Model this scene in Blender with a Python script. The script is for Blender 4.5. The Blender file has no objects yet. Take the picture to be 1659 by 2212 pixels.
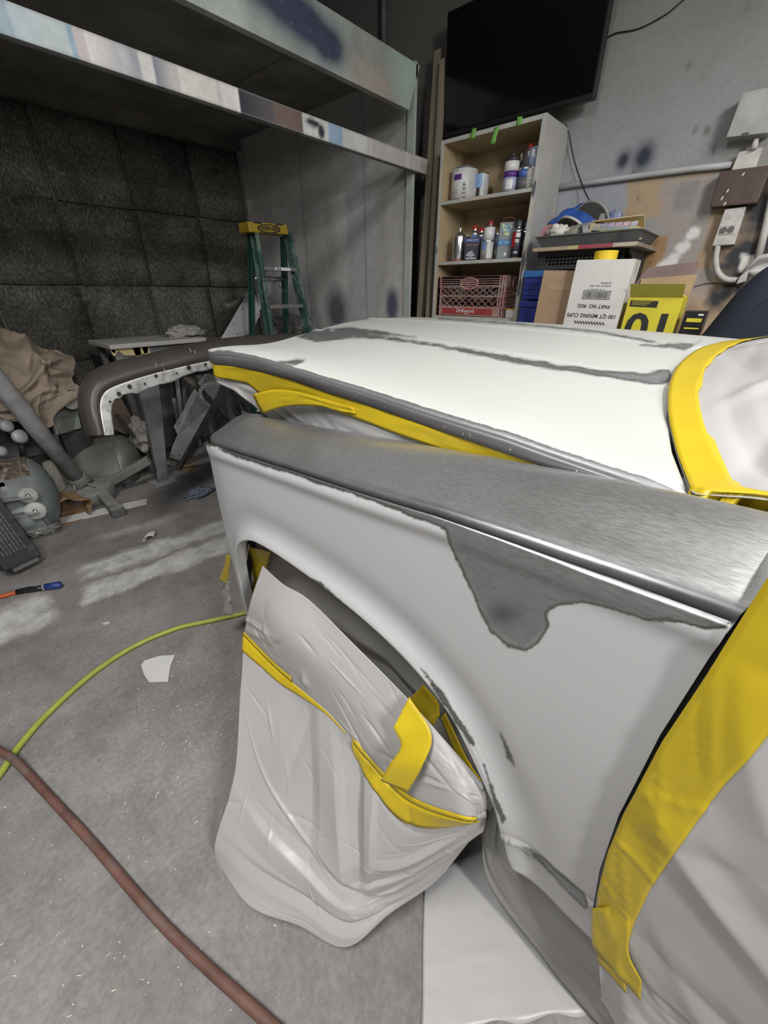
import bpy, bmesh, math, random
import numpy as np
from mathutils import Vector, Matrix, noise

# ------------------------------------------------------------------ camera, world, lights, exposure
scn = bpy.context.scene
C = scn.collection
FPX, PIT, YAW, CH = 840.0, math.radians(29.5), math.radians(41.5), 1.34
_fx, _fy = math.cos(YAW), math.sin(YAW)
cF = Vector((_fx*math.cos(PIT), _fy*math.cos(PIT), -math.sin(PIT)))
cR = Vector((_fy, -_fx, 0))
cU = Vector((_fx*math.sin(PIT), _fy*math.sin(PIT), math.cos(PIT)))
cam = bpy.data.objects.new('camera', bpy.data.cameras.new('camera'))
C.objects.link(cam)
cam.data.sensor_fit = 'HORIZONTAL'; cam.data.sensor_width = 36
cam.data.lens = 36*FPX/1659; cam.data.clip_start = 0.02
m = Matrix((cR, cU, -cF)).transposed().to_4x4(); m.translation = (0, 0, CH)
cam.matrix_world = m
scn.camera = cam

w = bpy.data.worlds.new('world'); scn.world = w; w.use_nodes = True
w.node_tree.nodes['Background'].inputs[0].default_value = (0.72, 0.76, 0.85, 1)
w.node_tree.nodes['Background'].inputs[1].default_value = 0.03
def area(name, loc, tgt, sx, sy, power, col=(1, 0.98, 0.955)):
    l = bpy.data.lights.new(name, 'AREA'); l.shape = 'RECTANGLE'; l.size = sx; l.size_y = sy
    l.energy = power; l.color = col
    o = bpy.data.objects.new(name, l); C.objects.link(o); o.location = loc
    o.rotation_euler = (Vector(tgt)-Vector(loc)).to_track_quat('-Z', 'Y').to_euler()
    return o
area('tube_light_over_truck', (1.5, -0.75, 2.72), (1.5, -0.2, 0), 1.2, 0.16, 25)
area('tube_light_over_bay', (-0.25, -2.3, 2.72), (0.1, 0.6, 0.4), 0.22, 1.2, 50)
area('tube_light_over_aisle', (-0.6, 0.45, 3.05), (-0.5, 0.5, 0), 0.25, 1.2, 46)
vs = scn.view_settings
vs.view_transform = 'Standard'; vs.look = 'None'; vs.gamma = 1; vs.use_curve_mapping = False
vs.exposure = 0.6

# ------------------------------------------------------------------ geometry helpers
def ray(u, v): return cF + cR*((u-829.5)/FPX) - cU*((v-1106)/FPX)
O0 = Vector((0, 0, CH))
def atX(u, v, X): d = ray(u, v); return O0 + d*(X/d.x)
def atY(u, v, Y): d = ray(u, v); return O0 + d*(Y/d.y)
def atZ(u, v, Z): d = ray(u, v); return O0 + d*((Z-CH)/d.z)
_F, _R, _U = (np.array(q) for q in (cF, cR, cU))
def to_px(P):                       # where points of a surface stand in the photograph, to lay out its bare patches
    Q = P-np.array((0, 0, CH)); d = Q@_F
    return 829.5+FPX*(Q@_R)/d, 1106-FPX*(Q@_U)/d
def sdf(px, py, poly):              # signed distance to a polygon, negative inside
    p = np.array(poly, float); q = np.roll(p, -1, 0)
    X = px.ravel()[:, None]; Y = py.ravel()[:, None]
    e = q-p; wx = X-p[:, 0]; wy = Y-p[:, 1]
    t = np.clip((wx*e[:, 0]+wy*e[:, 1])/((e**2).sum(1)+1e-9), 0, 1)
    d = np.sqrt(((wx-t*e[:, 0])**2+(wy-t*e[:, 1])**2).min(1))
    c = (p[:, 1] > Y) != (q[:, 1] > Y)
    xi = p[:, 0]+(Y-p[:, 1])/(q[:, 1]-p[:, 1]+1e-9)*e[:, 0]
    ins = ((c & (X < xi)).sum(1) % 2) == 1
    return np.where(ins, -d, d).reshape(px.shape)
def nz(p, s=1.0, o=0.0): return noise.noise(Vector(p)*s+Vector((o, o*1.7, -o)))

class MB:
    def __init__(s): s.v = []; s.f = []; s.m = []; s.cm = 0
    def add(s, vs_, fs): 
        b = len(s.v); s.v += [tuple(q) for q in vs_]; s.f += [tuple(i+b for i in f) for f in fs]; s.m += [s.cm]*len(fs); return s
    def box(s, c, d, M=None):
        x, y, z = (k/2 for k in d); vs_ = []
        for i in (-1, 1):
            for j in (-1, 1):
                for k in (-1, 1):
                    p = Vector((i*x, j*y, k*z))
                    if M is not None: p = M@p
                    vs_.append(p+Vector(c))
        return s.add(vs_, [(0, 1, 3, 2), (4, 6, 7, 5), (0, 4, 5, 1), (2, 3, 7, 6), (0, 2, 6, 4), (1, 5, 7, 3)])
    def span(s, a, b): 
        a = Vector(a); b = Vector(b); return s.box((a+b)/2, [abs(k) for k in (b-a)])
    def bar(s, a, b, w_, h, up=(0, 0, 1)):
        a = Vector(a); b = Vector(b); z = (b-a).normalized(); x = Vector(up).cross(z)
        if x.length < 1e-4: x = Vector((1, 0, 0))
        x.normalize(); y = z.cross(x); M = Matrix((x, y, z)).transposed()
        return s.box((a+b)/2, (w_, h, (b-a).length), M)
    def tube(s, pts, r, n=8, cap=True):
        pts = [Vector(p) for p in pts]; rs = r if isinstance(r, (list, tuple)) else [r]*len(pts)
        up = None; vs_ = []
        for i, p in enumerate(pts):
            t = (pts[min(i+1, len(pts)-1)]-pts[max(i-1, 0)])
            t.normalize()
            if up is None: up = Vector((0, 0, 1)) if abs(t.z) < .9 else Vector((1, 0, 0))
            x = up.cross(t)
            if x.length < 1e-5: x = Vector((1, 0, 0)).cross(t)
            x.normalize(); y = t.cross(x); up = y
            for k in range(n):
                a = 2*math.pi*k/n; vs_.append(p+x*(rs[i]*math.cos(a))+y*(rs[i]*math.sin(a)))
        fs = [(i*n+k, i*n+(k+1) % n, (i+1)*n+(k+1) % n, (i+1)*n+k) for i in range(len(pts)-1) for k in range(n)]
        if cap: fs += [tuple(range(n))[::-1], tuple(range((len(pts)-1)*n, len(pts)*n))]
        return s.add(vs_, fs)
    def lathe(s, prof, c=(0, 0, 0), n=24, M=None, a0=0, a1=2*math.pi):
        full = abs(a1-a0-2*math.pi) < 1e-6; k_ = n if full else n+1; vs_ = []
        for r, z in prof:
            for k in range(k_):
                a = a0+(a1-a0)*k/n; p = Vector((r*math.cos(a), r*math.sin(a), z))
                if M is not None: p = M@p
                vs_.append(p+Vector(c))
        fs = []
        for i in range(len(prof)-1):
            for k in range(n):
                k2 = (k+1) % k_
                fs.append((i*k_+k, i*k_+k2, (i+1)*k_+k2, (i+1)*k_+k))
        if full:
            if prof[0][0] > 1e-4: fs.append(tuple(range(k_))[::-1])
            if prof[-1][0] > 1e-4: fs.append(tuple(range((len(prof)-1)*k_, len(prof)*k_)))
        return s.add(vs_, fs)
    def prism(s, poly, d):           # planar polygon of 3D points pushed along d
        d = Vector(d); a = [Vector(p) for p in poly]; n = len(a)
        fs = [tuple(range(n))[::-1], tuple(range(n, 2*n))]+[(i, (i+1) % n, n+(i+1) % n, n+i) for i in range(n)]
        return s.add(a+[p+d for p in a], fs)
    def grid(s, G):
        h, w_ = G.shape[:2]; 
        return s.add(G.reshape(-1, 3).tolist(), [(i*w_+j, i*w_+j+1, (i+1)*w_+j+1, (i+1)*w_+j) for i in range(h-1) for j in range(w_-1)])

def obj(name, mb, mat, parent=None, smooth=False, bevel=0, solid=0, loc=None, recalc=True, sub=0, kind=None, angle=None):
    me = bpy.data.meshes.new(name); me.from_pydata(mb.v, [], mb.f); 
    if recalc:
        bm = bmesh.new(); bm.from_mesh(me); bmesh.ops.recalc_face_normals(bm, faces=bm.faces); bm.to_mesh(me); bm.free()
    mats = mat if isinstance(mat, (list, tuple)) else [mat]
    for q in mats: me.materials.append(q)
    if len(mats) > 1: me.polygons.foreach_set('material_index', mb.m)
    if smooth: me.polygons.foreach_set('use_smooth', [True]*len(me.polygons))
    if smooth and angle: me.set_sharp_from_angle(angle=math.radians(angle))
    me.update()
    o = bpy.data.objects.new(name, me); C.objects.link(o)
    if parent is not None:
        o.parent = parent
        if parent.type == 'EMPTY' or True: o.matrix_parent_inverse = parent_inv(parent)
    if loc is not None: o.location = loc
    if solid:
        q = o.modifiers.new('solid', 'SOLIDIFY'); q.thickness = solid; q.offset = 0
    if bevel:
        q = o.modifiers.new('bevel', 'BEVEL'); q.width = bevel; q.segments = 2; q.limit_method = 'ANGLE'
    if sub:
        q = o.modifiers.new('sub', 'SUBSURF'); q.levels = sub; q.render_levels = sub
    if kind: o['kind'] = kind
    return o
def world_of(o):
    M = o.matrix_basis.copy()
    return world_of(o.parent)@o.matrix_parent_inverse@M if o.parent else M
def parent_inv(p): return world_of(p).inverted()
def tag(o, label, cat=None, group=None, kind=None):
    o['label'] = label
    if cat: o['category'] = cat
    if group: o['group'] = group
    if kind: o['kind'] = kind
    return o
def thing(name, label, cat, loc=(0, 0, 0), group=None):
    o = bpy.data.objects.new(name, None); C.objects.link(o); o.location = loc; o.empty_display_size = .05
    return tag(o, label, cat, group)
def struct(o, label=None):
    o['kind'] = 'structure'
    if label: o['label'] = label
    return o
def text(name, s_, size, M, mat, parent, depth=.0006, bold=0, sx=1.0, label=None):
    cu = bpy.data.curves.new(name, 'FONT'); cu.body = s_; cu.size = size; cu.align_x = 'CENTER'; cu.align_y = 'CENTER'
    cu.extrude = depth; cu.offset = bold; cu.resolution_u = 3
    t = bpy.data.objects.new(name, cu); C.objects.link(t)
    dg = bpy.context.evaluated_depsgraph_get()
    me = bpy.data.meshes.new_from_object(t.evaluated_get(dg)); me.name = name
    bpy.data.objects.remove(t); me.materials.clear(); me.materials.append(mat)
    me.transform(M@Matrix.Diagonal((sx, 1, 1, 1)))
    o = bpy.data.objects.new(name, me); C.objects.link(o)
    if parent is not None: o.parent = parent; o.matrix_parent_inverse = parent_inv(parent)
    if label: o['label'] = label
    return o
def frame(c, right, up):            # text plane: x = reading direction, y = up
    r = Vector(right).normalized(); u_ = Vector(up); n = r.cross(u_).normalized(); u_ = n.cross(r)
    M = Matrix((r, u_, n)).transposed().to_4x4(); M.translation = c; return M
def catmull(P, n):                  # spline through the rows of P along axis 0
    P = np.asarray(P, float); k = len(P)
    t = np.linspace(0, k-1-1e-9, n); i = t.astype(int); f = (t-i).reshape((-1,)+(1,)*(P.ndim-1))
    g = lambda j: P[np.clip(j, 0, k-1)]
    a, b, c, d = 2*g(i)-g(i+1), g(i), g(i+1), 2*g(i+1)-g(i)
    a = np.where((i > 0).reshape(f.shape), g(i-1), a); d = np.where((i < k-2).reshape(f.shape), g(i+2), d)
    return .5*((2*b)+(-a+c)*f+(2*a-5*b+4*c-d)*f**2+(-a+3*b-3*c+d)*f**3)
def surf(ctrl, nu, nv):             # ctrl[row][col] of points -> dense grid
    A = np.array([[tuple(p) for p in r] for r in ctrl], float)
    A = catmull(A, nu); return catmull(A.transpose(1, 0, 2), nv).transpose(1, 0, 2)
def normals(G):
    n = np.cross(np.gradient(G, axis=0), np.gradient(G, axis=1)); return n/(np.linalg.norm(n, axis=2, keepdims=True)+1e-12)
def creases(h, w_, N, seed, amp, L=(.1, .35), W=(.015, .06), asp=1.0, ang=None):
    r = random.Random(seed); V, U_ = np.mgrid[0:1:h*1j, 0:1:w_*1j]; D = np.zeros((h, w_))
    for _ in range(N):
        u0, v0 = r.random(), r.random(); a = r.uniform(0, math.pi) if ang is None else r.gauss(*ang)
        l = r.uniform(*L); q = r.uniform(*W); A = r.uniform(-1, 1)*amp
        du = (U_-u0)*asp; dv = V-v0
        t = du*math.cos(a)+dv*math.sin(a); d = -du*math.sin(a)+dv*math.cos(a)+.25*t*t*r.uniform(-2, 2)
        D += A*np.exp(-(t/l)**2)*np.maximum(0, 1-np.abs(d)/q)**1.3
    return D
def lerp1(x, xs, ys): return np.interp(x, xs, ys)

# ------------------------------------------------------------------ materials
def new_mat(name):
    M = bpy.data.materials.new(name); M.use_nodes = True
    return M, M.node_tree, M.node_tree.nodes['Principled BSDF']
def N(nt, t, **k):
    n = nt.nodes.new('ShaderNode'+t)
    for a, b in k.items():
        if a.startswith('i_'):
            key = a[2:]; n.inputs[int(key) if key.isdigit() else key.replace('_', ' ')].default_value = b
        else: setattr(n, a, b)
    return n
def noise_node(nt, scale, detail=5, rough=.6, stretch=None, src=None):
    tc = N(nt, 'TexCoord'); n = N(nt, 'TexNoise'); n.inputs['Scale'].default_value = scale
    n.inputs['Detail'].default_value = detail; n.inputs['Roughness'].default_value = rough
    out = tc.outputs['Object'] if src is None else src
    if stretch:
        mp = N(nt, 'Mapping'); mp.inputs['Scale'].default_value = stretch; nt.links.new(out, mp.inputs[0]); out = mp.outputs[0]
    nt.links.new(out, n.inputs['Vector']); return n
def ramp(nt, src, stops):
    r = N(nt, 'ValToRGB'); e = r.color_ramp.elements
    while len(e) < len(stops): e.new(.5)
    for k, (p, c) in enumerate(stops): e[k].position = p; e[k].color = tuple(c)+(1,) if len(c) == 3 else c
    nt.links.new(src, r.inputs[0]); return r.outputs[0]
def mixc(nt, fac, a, b, mode='MIX'):
    n = N(nt, 'Mix', data_type='RGBA', blend_type=mode)
    for k, q in ((0, fac), (6, a), (7, b)):
        if isinstance(q, (int, float)): n.inputs[k].default_value = q
        elif isinstance(q, (tuple, list)): n.inputs[k].default_value = tuple(q)+(1,) if len(q) == 3 else q
        else: nt.links.new(q, n.inputs[k])
    return n.outputs[2]
def math_n(nt, op, a, b=0.0, clamp=False):
    n = N(nt, 'Math', operation=op, use_clamp=clamp)
    for k, q in ((0, a), (1, b)):
        if isinstance(q, (int, float)): n.inputs[k].default_value = q
        else: nt.links.new(q, n.inputs[k])
    return n.outputs[0]
def bump(nt, bs, src, strength, dist=.002):
    b = N(nt, 'Bump'); b.inputs['Strength'].default_value = strength; b.inputs['Distance'].default_value = dist
    nt.links.new(src, b.inputs['Height']); nt.links.new(b.outputs[0], bs.inputs['Normal'])
_mc = {}
def mat(name, col, rough=.6, metal=0, var=.12, scale=9, bmp=0, bscale=None, col2=None, spec=.5, dust=0, stretch=None, alpha=1, trans=0, detail=5):
    if name in _mc: return _mc[name]
    M, nt, bs = new_mat(name)
    n = noise_node(nt, scale, detail=detail, stretch=stretch)
    lo = tuple(max(0, c*(1-var)) for c in col); hi = tuple(min(1, c*(1+var)) for c in col)
    c = ramp(nt, n.outputs[0], [(.3, lo), (.7, hi)])
    if col2 is not None:
        n2 = noise_node(nt, scale*.6, detail=8, rough=.7)
        c = mixc(nt, ramp(nt, n2.outputs[0], [(.5, (0, 0, 0)), (.62, (1, 1, 1))]), c, col2)
    if dust:                         # dry dust settled on what faces up
        g = N(nt, 'NewGeometry'); sp = N(nt, 'SeparateXYZ'); nt.links.new(g.outputs['Normal'], sp.inputs[0])
        k = math_n(nt, 'MULTIPLY', math_n(nt, 'MAXIMUM', sp.outputs[2], .15), dust, True)
        c = mixc(nt, math_n(nt, 'MULTIPLY', k, n.outputs[0]), c, (.42, .41, .39))
    nt.links.new(c, bs.inputs['Base Color'])
    bs.inputs['Roughness'].default_value = rough; bs.inputs['Metallic'].default_value = metal
    bs.inputs['Specular IOR Level'].default_value = spec
    if alpha < 1: bs.inputs['Alpha'].default_value = alpha
    if trans: bs.inputs['Transmission Weight'].default_value = trans
    if bmp:
        nb = noise_node(nt, bscale or scale*4, detail=6); bump(nt, bs, nb.outputs[0], bmp)
    _mc[name] = M; return M
def vcol_mat(name, rough=.7, bmp=.0, bscale=60, var=.15, vscale=25):   # colours of the surface come from its own paint layer
    M, nt, bs = new_mat(name)
    a = N(nt, 'Attribute', attribute_name='paint')
    n = noise_node(nt, vscale, detail=8, rough=.7)
    c = mixc(nt, 1.0, a.outputs['Color'], ramp(nt, n.outputs[0], [(.25, (1-var,)*3), (.75, (1+var,)*3)]), 'MULTIPLY')
    nt.links.new(c, bs.inputs['Base Color']); bs.inputs['Roughness'].default_value = rough
    if bmp: bump(nt, bs, noise_node(nt, bscale, detail=8, rough=.7).outputs[0], bmp)
    return M
def paint(o, cols):
    a = o.data.attributes.new('paint', 'FLOAT_COLOR', 'POINT')
    a.data.foreach_set('color', np.concatenate([cols.reshape(-1, 3), np.ones((cols.size//3, 1))], 1).astype(np.float32).ravel())
def fattr(o, name, vals):
    a = o.data.attributes.new(name, 'FLOAT', 'POINT'); a.data.foreach_set('value', vals.astype(np.float32).ravel())

m_paper = mat('masking_film', (.44, .435, .435), .34, var=.04, scale=5, spec=.45, bmp=.08, bscale=35)
m_paper2 = mat('masking_paper_grey', (.70, .69, .67), .55, var=.05, scale=4, spec=.3)
m_tape = mat('yellow_tape', (.58, .43, .016), .38, var=.06, scale=14, spec=.5, bmp=.1, bscale=40)
m_tape2 = mat('tan_tape', (.48, .40, .20), .6, var=.08, scale=20)
m_green_tape = mat('green_tape', (.16, .42, .08), .6, var=.1, scale=30)
m_black = mat('black_plastic', (.012, .012, .013), .35, var=.2)
m_blackm = mat('black_matte', (.02, .02, .021), .7, var=.3, dust=.5)
m_steel = mat('dusty_steel', (.34, .34, .34), .55, .15, var=.25, scale=14, dust=.9)
m_alu = mat('aluminium', (.55, .55, .56), .35, .85, var=.12, scale=12)
m_grime = mat('dusty_dark_metal', (.09, .09, .088), .65, .2, var=.35, scale=10, dust=.8)
m_white = mat('white_print', (.75, .75, .74), .6, var=.05)
m_ink = mat('black_ink', (.02, .02, .022), .6, var=.05)

# ================================================================== THE SETTING
# ---- floor
def floor_mat():
    M, nt, bs = new_mat('concrete_floor')
    tc = N(nt, 'TexCoord'); P = tc.outputs['Object']
    n1 = noise_node(nt, 1.6, 8, .65); n2 = noise_node(nt, 9, 8, .7); n3 = noise_node(nt, 70, 6, .7)
    c = ramp(nt, n1.outputs[0], [(.32, (.19, .183, .178)), (.5, (.30, .288, .282)), (.68, (.40, .388, .38))])
    c = mixc(nt, .55, c, ramp(nt, n2.outputs[0], [(.3, (.22, .21, .205)), (.7, (.42, .41, .40))]), 'OVERLAY')
    c = mixc(nt, .35, c, ramp(nt, n3.outputs[0], [(.35, (.25, .25, .25)), (.65, (.7, .7, .7))]), 'OVERLAY')
    # dark scuffs and pits
    n4 = noise_node(nt, 5.5, 10, .75)
    c = mixc(nt, ramp(nt, n4.outputs[0], [(.56, (0, 0, 0)), (.70, (.8,)*3)]), c, (.15, .145, .14))
    n5 = noise_node(nt, 26, 4, .5)
    c = mixc(nt, ramp(nt, n5.outputs[0], [(.70, (0, 0, 0)), (.76, (.8,)*3)]), c, (.10, .098, .095))
    # pinkish primer stains
    n6 = noise_node(nt, 3.2, 6, .6, stretch=(1, 1.3, 1))
    c = mixc(nt, ramp(nt, n6.outputs[0], [(.62, (0, 0, 0)), (.75, (.35,)*3)]), c, (.40, .29, .25))
    # white primer overspray bands left by earlier jobs
    def band(x0, x1, y0, y1, soft, ang):
        mp = N(nt, 'Mapping'); mp.inputs['Rotation'].default_value = (0, 0, ang); nt.links.new(P, mp.inputs[0])
        wob = noise_node(nt, 4, 6, .7); sx = N(nt, 'SeparateXYZ'); nt.links.new(mp.outputs[0], sx.inputs[0])
        ws = math_n(nt, 'MULTIPLY', math_n(nt, 'SUBTRACT', wob.outputs[0], .5), .22)
        def lim(o_, a, b):
            mid, half = (a+b)/2, (b-a)/2
            d = math_n(nt, 'SUBTRACT', half, math_n(nt, 'ABSOLUTE', math_n(nt, 'SUBTRACT', math_n(nt, 'ADD', o_, ws), mid)))
            return math_n(nt, 'MULTIPLY', d, 1/soft, True)
        k = math_n(nt, 'MULTIPLY', lim(sx.outputs[0], x0, x1), lim(sx.outputs[1], y0, y1))
        nn = noise_node(nt, 11, 8, .75)
        return math_n(nt, 'MULTIPLY', k, ramp(nt, nn.outputs[0], [(.3, (.15,)*3), (.58, (1,)*3)]))
    for b in ((-.24, .75, 2.24, 2.46, .06, .16), (-.25, .62, 2.03, 2.24, .05, .16), (-.95, -.33, 1.96, 2.33, .07, .16), (-.15, .4, 2.62, 2.75, .12, .16)):
        c = mixc(nt, math_n(nt, 'MULTIPLY', band(*b), .95), c, (.62, .62, .61))
    nt.links.new(c, bs.inputs['Base Color']); bs.inputs['Roughness'].default_value = .72
    nb = noise_node(nt, 40, 9, .75); bump(nt, bs, nb.outputs[0], .35, .004)
    return M
fl = MB().add([(-4.5, -4.5, 0), (3.6, -4.5, 0), (3.6, 4.9, 0), (-4.5, 4.9, 0)], [(0, 1, 2, 3)])
struct(obj('floor', fl, floor_mat()), 'dusty grey concrete floor with white overspray bands')

# ---- right wall with layers of test sprays
XW = 3.10
ys = np.arange(-1.6, 4.61, .0125); zs = np.arange(.8, 3.61, .0125)
gy, gz = np.meshgrid(ys, zs); G = np.stack([np.full_like(gy, XW), gy, gz], 2)
nA = np.array([nz((0, a, b), 2.2) for a, b in zip(gy.ravel(), gz.ravel())]).reshape(gy.shape)
nB = np.array([nz((0, a, b), 9, 3) for a, b in zip(gy.ravel(), gz.ravel())]).reshape(gy.shape)
nC = np.array([nz((0, a, b), 30, 7) for a, b in zip(gy.ravel(), gz.ravel())]).reshape(gy.shape)
col = np.zeros(gy.shape+(3,)); col[:] = (.275, .27, .252)
def lay(mask, c): 
    global col
    mask = np.clip(mask, 0, 1)[..., None]; col = col*(1-mask)+np.array(c)*mask
def box_m(y0, y1, z0, z1, soft, wob=.03):
    d = np.minimum(np.minimum(gy-y0, y1-gy), np.minimum(gz-z0, z1-gz))+wob*nB+wob*.4*nC; return d/soft+.5
def blob(y, z, r, soft, asp=1.0): return (r-np.hypot(gy-y, (gz-z)/asp)+.012*nB+.01*nC)/soft+.5
lay(.5+nA, (.24, .235, .215))
lay(box_m(.45, 1.5, 1.7, 2.25, .5, .12), (.30, .315, .335))                     # blue grey primer cloud
lay(box_m(.72, 1.35, 1.40, 1.96, .10, .06), (.325, .345, .375))
lay(box_m(-.6, .86, .8, 1.90, .02, .05), (.41, .305, .20))                    # bare tan board
lay(box_m(.86, 1.02, .8, 1.72, .03, .06), (.38, .29, .20))
lay(box_m(.40, .66, 1.42, 1.88, .03, .04), (.33, .30, .285))
lay(box_m(.50, .60, 1.72, 1.86, .02, .02), (.26, .24, .235))
lay(box_m(.66, .80, 1.2, 1.72, .02, .03), (.32, .31, .30))
lay(box_m(.30, .44, 1.30, 1.46, .02, .03), (.34, .31, .29))
lay(box_m(-.3, .7, 1.28, 1.36, .12, .05)*.7, (.47, .34, .25))
lay(box_m(.58, .66, 1.2, 1.62, .012, .03), (.33, .20, .10))
for (y, z, r) in ((.52, 1.50, .035), (.55, 1.46, .04), (.60, 1.42, .045), (.64, 1.38, .05), (.49, 1.56, .03), (.46, 1.62, .025), (.72, 1.30, .05), (.75, 1.24, .05)):
    lay(blob(y, z, r, .012)*(nB > -.12), (.72, .71, .69))
lay(box_m(-.25, .27, 1.28, 1.80, .10, .10), (.035, .037, .042))               # black overspray round the outlet
lay(box_m(-.1, .20, 1.43, 1.50, .01, .02), (.70, .69, .66))
lay(box_m(-.6, .1, 1.2, 1.36, .08, .08)*.8, (.40, .37, .35))
for (y, r) in ((.915, .028), (.812, .042)):                                   # two soft black spray dots
    d = np.hypot(gy-y, (gz-1.995)/1.25); lay(np.exp(-(d/(r*1.15))**2)*1.25, (.03, .035, .06))
lay(box_m(1.30, 4.6, 2.2, 3.6, .3, .1)*.75, (.165, .16, .145))                  # darker tone towards the corner
lay(box_m(1.95, 4.6, .8, 3.6, .1, .05)*.8, (.14, .135, .125))
for k in range(46):                                                           # scuffs
    r = random.Random(k+40); y, z = r.uniform(-.2, 1.6), r.uniform(1.6, 3.2)
    lay(blob(y, z, r.uniform(.004, .012), .008, r.uniform(.8, 2.4))*.7, (.17, .165, .155))
wr = obj('wall_right', MB().grid(G), vcol_mat('sprayed_wall', .8, .3, 90, .12, 40), recalc=False)
paint(wr, col); struct(wr, 'scuffed grey wall with tan patches and test sprays')
struct(obj('baseboard_right', MB().span((XW, -4.5, 0), (XW+.05, 4.6, .82)), mat('block_wall', (.33, .32, .30), .8)), 'lower part of the right wall behind the bench')
m_shell = mat('shop_wall', (.36, .355, .34), .85, var=.12, scale=2, bmp=.2)
struct(obj('wall_front', MB().span((-4.5, -4.55, 0), (3.6, -4.5, 3.6)), m_shell), 'far shop wall behind the photographer')
struct(obj('wall_left', MB().span((-4.55, -4.5, 0), (-4.5, 4.9, 3.6)), m_shell), 'plain grey side wall of the shop')
struct(obj('wall_side', MB().span((XW, -4.5, .82), (XW+.05, -1.6, 3.6)), m_shell), 'plain continuation of the right wall')
struct(obj('ceiling', MB().span((-4.5, -4.5, 3.6), (3.6, 4.9, 3.65)), mat('shop_ceiling', (.30, .29, .28), .9, var=.15, scale=2)), 'dark shop ceiling')

# ---- back wall with its carpet tiles
YM = 4.40
bw = MB().span((-4.5, YM+.02, 0), (3.2, YM+.08, 3.6))
wall_back = struct(obj('wall_back', bw, mat('stained_plywood', (.17, .155, .135), .85, var=.3, scale=2.5, bmp=.2, bscale=40)), 'dark stained plywood wall behind carpet tiles')
def tile_mat():
    M, nt, bs = new_mat('carpet_tile')
    n1 = noise_node(nt, 3, 5, .6); n2 = noise_node(nt, 60, 8, .75, stretch=(1.6, 1, .6)); n3 = noise_node(nt, 160, 4, .6)
    oi = N(nt, 'ObjectInfo')
    c = ramp(nt, n2.outputs[0], [(.40, (.050, .049, .043)), (.53, (.105, .102, .09)), (.66, (.27, .262, .235))])
    c = mixc(nt, 1.0, c, ramp(nt, n1.outputs[0], [(.3, (.45,)*3), (.7, (1.5,)*3)]), 'MULTIPLY')
    c = mixc(nt, 1.0, c, ramp(nt, oi.outputs['Random'], [(0, (.75,)*3), (1, (1.25,)*3)]), 'MULTIPLY')
    nt.links.new(c, bs.inputs['Base Color']); bs.inputs['Roughness'].default_value = .95
    bs.inputs['Specular IOR Level'].default_value = .15
    bump(nt, bs, n3.outputs[0], .5, .004); return M
m_tile = tile_mat()
rt = random.Random(5)
rows = [(2.505, 1.955), (1.955, 1.385), (1.385, .82), (.82, .25)]
for ri, (zt, zb) in enumerate(rows):
    for k in range(11):
        x1 = 2.845-.565*k+(.02 if ri % 2 else 0)-.02*ri; x0 = x1-.553
        if ri == 3 and k % 3 == 1: x1 -= .02
        if x1 > 2.845: x1 = 2.845
        g = np.zeros((7, 9, 3)); sag = rt.uniform(.000, .005); curl = rt.choice((0, 0, .004, .012, .03)); sk = rt.uniform(-.012, .012); dz = rt.uniform(-.006, .006)
        for i in range(7):
            for j in range(9):
                a, b = i/6, j/8
                y = YM-.008-sag*math.sin(a*math.pi)*math.sin(b*math.pi)-curl*(a**6)*(b**3 if k % 2 else (1-b)**3)+(.0035 if j == 4 else 0)
                g[i, j] = (x0+(x1-x0)*b+sk*a, y, zt+dz-.004+(zb-zt+.012)*a-.005*math.sin(b*math.pi)*a)
        o = obj('carpet_tile', MB().grid(g), m_tile, wall_back, smooth=True, solid=.012)

# ---- storage loft: posts, crossbeam with colour tests, deck, header
YL = 2.24; XP = 2.85
loft = thing('storage_loft', 'plywood storage loft with paint-splashed header and crossbeam over the bay', 'loft', (XP, YL, 0))
def loft_mat(): return vcol_mat('sprayed_timber', .7, .25, 50, .14, 30)
m_sp = loft_mat()
def painted_box(name, x0, x1, y0, y1, z0, z1, fn, parent, step=.012, cut=0):
    nx = max(2, int((x1-x0)/step)); nzv = max(3, int((z1-z0)/step)); mb = MB(); pts = []
    xs_ = np.linspace(x0, x1, nx); zs_ = np.linspace(z0, z1, nzv)
    for y in (y0, y1):
        for zz in zs_:
            for x in xs_:
                f = (zz-z0)/(z1-z0); xe = x if cut == 0 else x0+(x-x0)*((x1-x0)-cut*(1-f))/(x1-x0)
                pts.append((xe, y, zz))
    A = nx*nzv; fs = []
    for k in range(2):
        for i in range(nzv-1):
            for j in range(nx-1): q = k*A+i*nx+j; fs.append((q, q+1, q+nx+1, q+nx))
    for j in range(nx-1):
        fs.append((j, j+1, A+j+1, A+j)); q = (nzv-1)*nx+j; fs.append((q, q+1, A+q+1, A+q))
    for i in range(nzv-1):
        q = i*nx; fs.append((q, q+nx, A+q+nx, A+q)); q = i*nx+nx-1; fs.append((q, q+nx, A+q+nx, A+q))
    mb.add(pts, fs); o = obj(name, mb, m_sp, parent)
    paint(o, np.array([fn(*p) for p in pts])); return o
def mix3(a, b, t): t = max(0, min(1, t)); return tuple(p*(1-t)+q*t for p, q in zip(a, b))
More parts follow.
